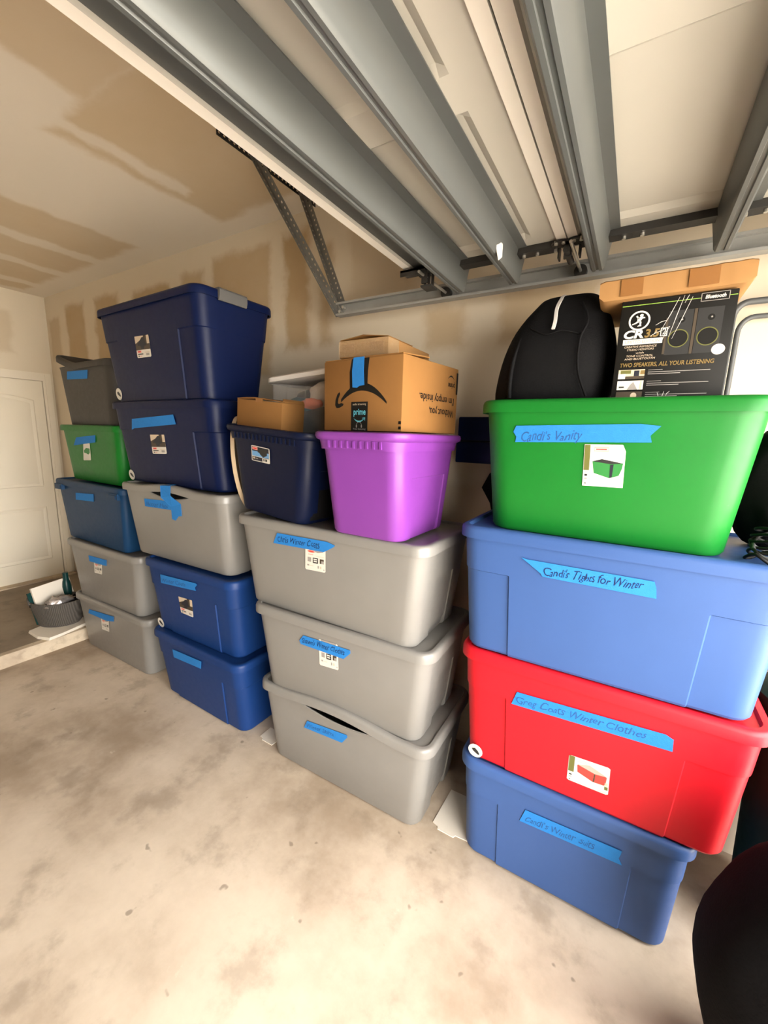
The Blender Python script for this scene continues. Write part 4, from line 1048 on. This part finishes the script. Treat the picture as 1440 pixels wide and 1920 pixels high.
# ---- paper on the floor by the stacks
fp = MB(); fp.prism([(-.570, 1.457, 0), (-.545, 1.450, 0), (-.540, 1.437, 0), (-.468, 1.437, 0), (-.462, 1.449, 0), (-.400, 1.455, 0), (-.42, 1.665, 0), (-.565, 1.660, 0)], (0, 0, .004))
o = fp.make('cardboard_sheet', 'paper'); tag(o, 'white card sheet on the floor between the grey stack and lowest blue bin', 'card')
fp = MB(); fp.prism([(-1.609, 1.410, 0), (-1.588, 1.408, 0), (-1.580, 1.396, 0), (-1.505, 1.396, 0), (-1.500, 1.49, 0), (-1.612, 1.49, 0)], (0, 0, .004))
o = fp.make('cardboard_sheet', 'paper'); tag(o, 'white card corner peeping from under the lowest grey bin', 'card')

# ---- woven basket on the landing slab, with papers, foil and a teal bottle
KZ = KERB_Z
pp = MB()
pl_ = [(-3.86, 1.13), (-3.70, 1.13), (-3.600, 1.168), (-3.612, 1.26), (-3.66, 1.44), (-3.80, 1.48), (-3.92, 1.34)]
pp.prism([(x, y, 0) for x, y in pl_], (0, 0, .012)); pp.prism([(x * .985 - .053, y * .985 + .02, .0121) for x, y in pl_], (0, 0, .010))
o = pp.make('paper_stack', 'paper'); o.location = (0, 0, KZ + .0006); tag(o, 'stack of white papers under the woven basket', 'paper')
bs = empty('woven_basket', (-3.85, 1.335, KZ + .0232), math.radians(35), 0, 'dark grey woven basket full of papers beside the far stack', 'basket')
def oval(a, b_, z, n=40): return [(a * math.cos(2 * math.pi * k / n), b_ * math.sin(2 * math.pi * k / n), z) for k in range(n)]
n = 40
outer = [oval(.145, .110, 0), oval(.160, .122, .02), oval(.180, .140, .13), oval(.188, .147, .20)]
inner = [oval(.178, .137, .20), oval(.150, .112, .02)]
rings_ = outer + inner; V = [p for r_ in rings_ for p in r_]; F = []
hole = {25, 26, 27, 28}
for k in range(len(rings_) - 1):
    for i in range(n):
        j = (i + 1) % n; F.append((k * n + i, k * n + j, (k + 1) * n + j, (k + 1) * n + i))
F += [tuple(range(n))[::-1], tuple(range(5 * n, 6 * n))]
build('basket_body', V, F, 'woven', bs, 50)
for s_ in (0, 1):
    a0 = math.radians(205 if s_ == 0 else 25)
    pts = [(.190 * math.cos(a0 + t * .34), .150 * math.sin(a0 + t * .34), .185 + .040 * (1 - t * t)) for t in [-1 + k / 5 for k in range(11)]]
    tube('handle', pts, .010, 'woven', bs, 8)
    m = MB(); m.prism([(1.012 * .183 * math.cos(a0 + t), 1.012 * .143 * math.sin(a0 + t), .155 + q) for t, q in ((-.22, .0), (0, -.012), (.22, 0), (.22, .022), (0, .03), (-.22, .022))], (.004 * math.cos(a0), .004 * math.sin(a0), 0)); m.make('handle_slot', 'black', bs)
o = MB().box((-.012, -.13, 0), (.006, .15, .30)).make('magazine', ['paper']); o.location = (-3.865, 1.345, KZ + .05); o.rotation_euler = (.06, -.22, .15); tag(o, 'white magazine standing in the woven basket', 'magazine')
o = MB().box((-.006, -.13, 0), (.006, .13, .26)).make('folder', ['bottle']); o.location = (-3.893, 1.32, KZ + .05); o.rotation_euler = (.06, -.22, .15); tag(o, 'teal folder behind the white magazine in the basket', 'folder')
o = blob('foil_bag', (0, 0, 0), (.055, .095, .05), 'foil', None, 21, .5, 9); o.location = (-3.775, 1.325, KZ + .215); tag(o, 'crumpled silver foil bag in the woven basket', 'bag')
o = blob('black_pouch', (0, 0, 0), (.075, .08, .05), 'cloth2', None, 22, .3, 8); o.location = (-3.80, 1.405, KZ + .185); tag(o, 'black pouch behind the foil bag in the basket', 'bag')
bt = empty('teal_bottle', (-3.925, 1.435, KZ + .0232), 0, 0, 'teal bottle standing behind the magazine in the basket', 'bottle')
R = [[(a * math.cos(t), a * math.sin(t), z) for t in [k * math.pi / 10 for k in range(20)]] for a, z in ((.030, 0), (.034, .01), (.034, .26), (.026, .30), (.020, .315))]
v, f = loft(R); build('bottle_body', v, f, 'bottle', bt, 40)
MB().cyl((0, 0, .312), (0, 0, .375), .021, 16, r2=.0195).make('bottle_cap', 'bottle', bt, 40)
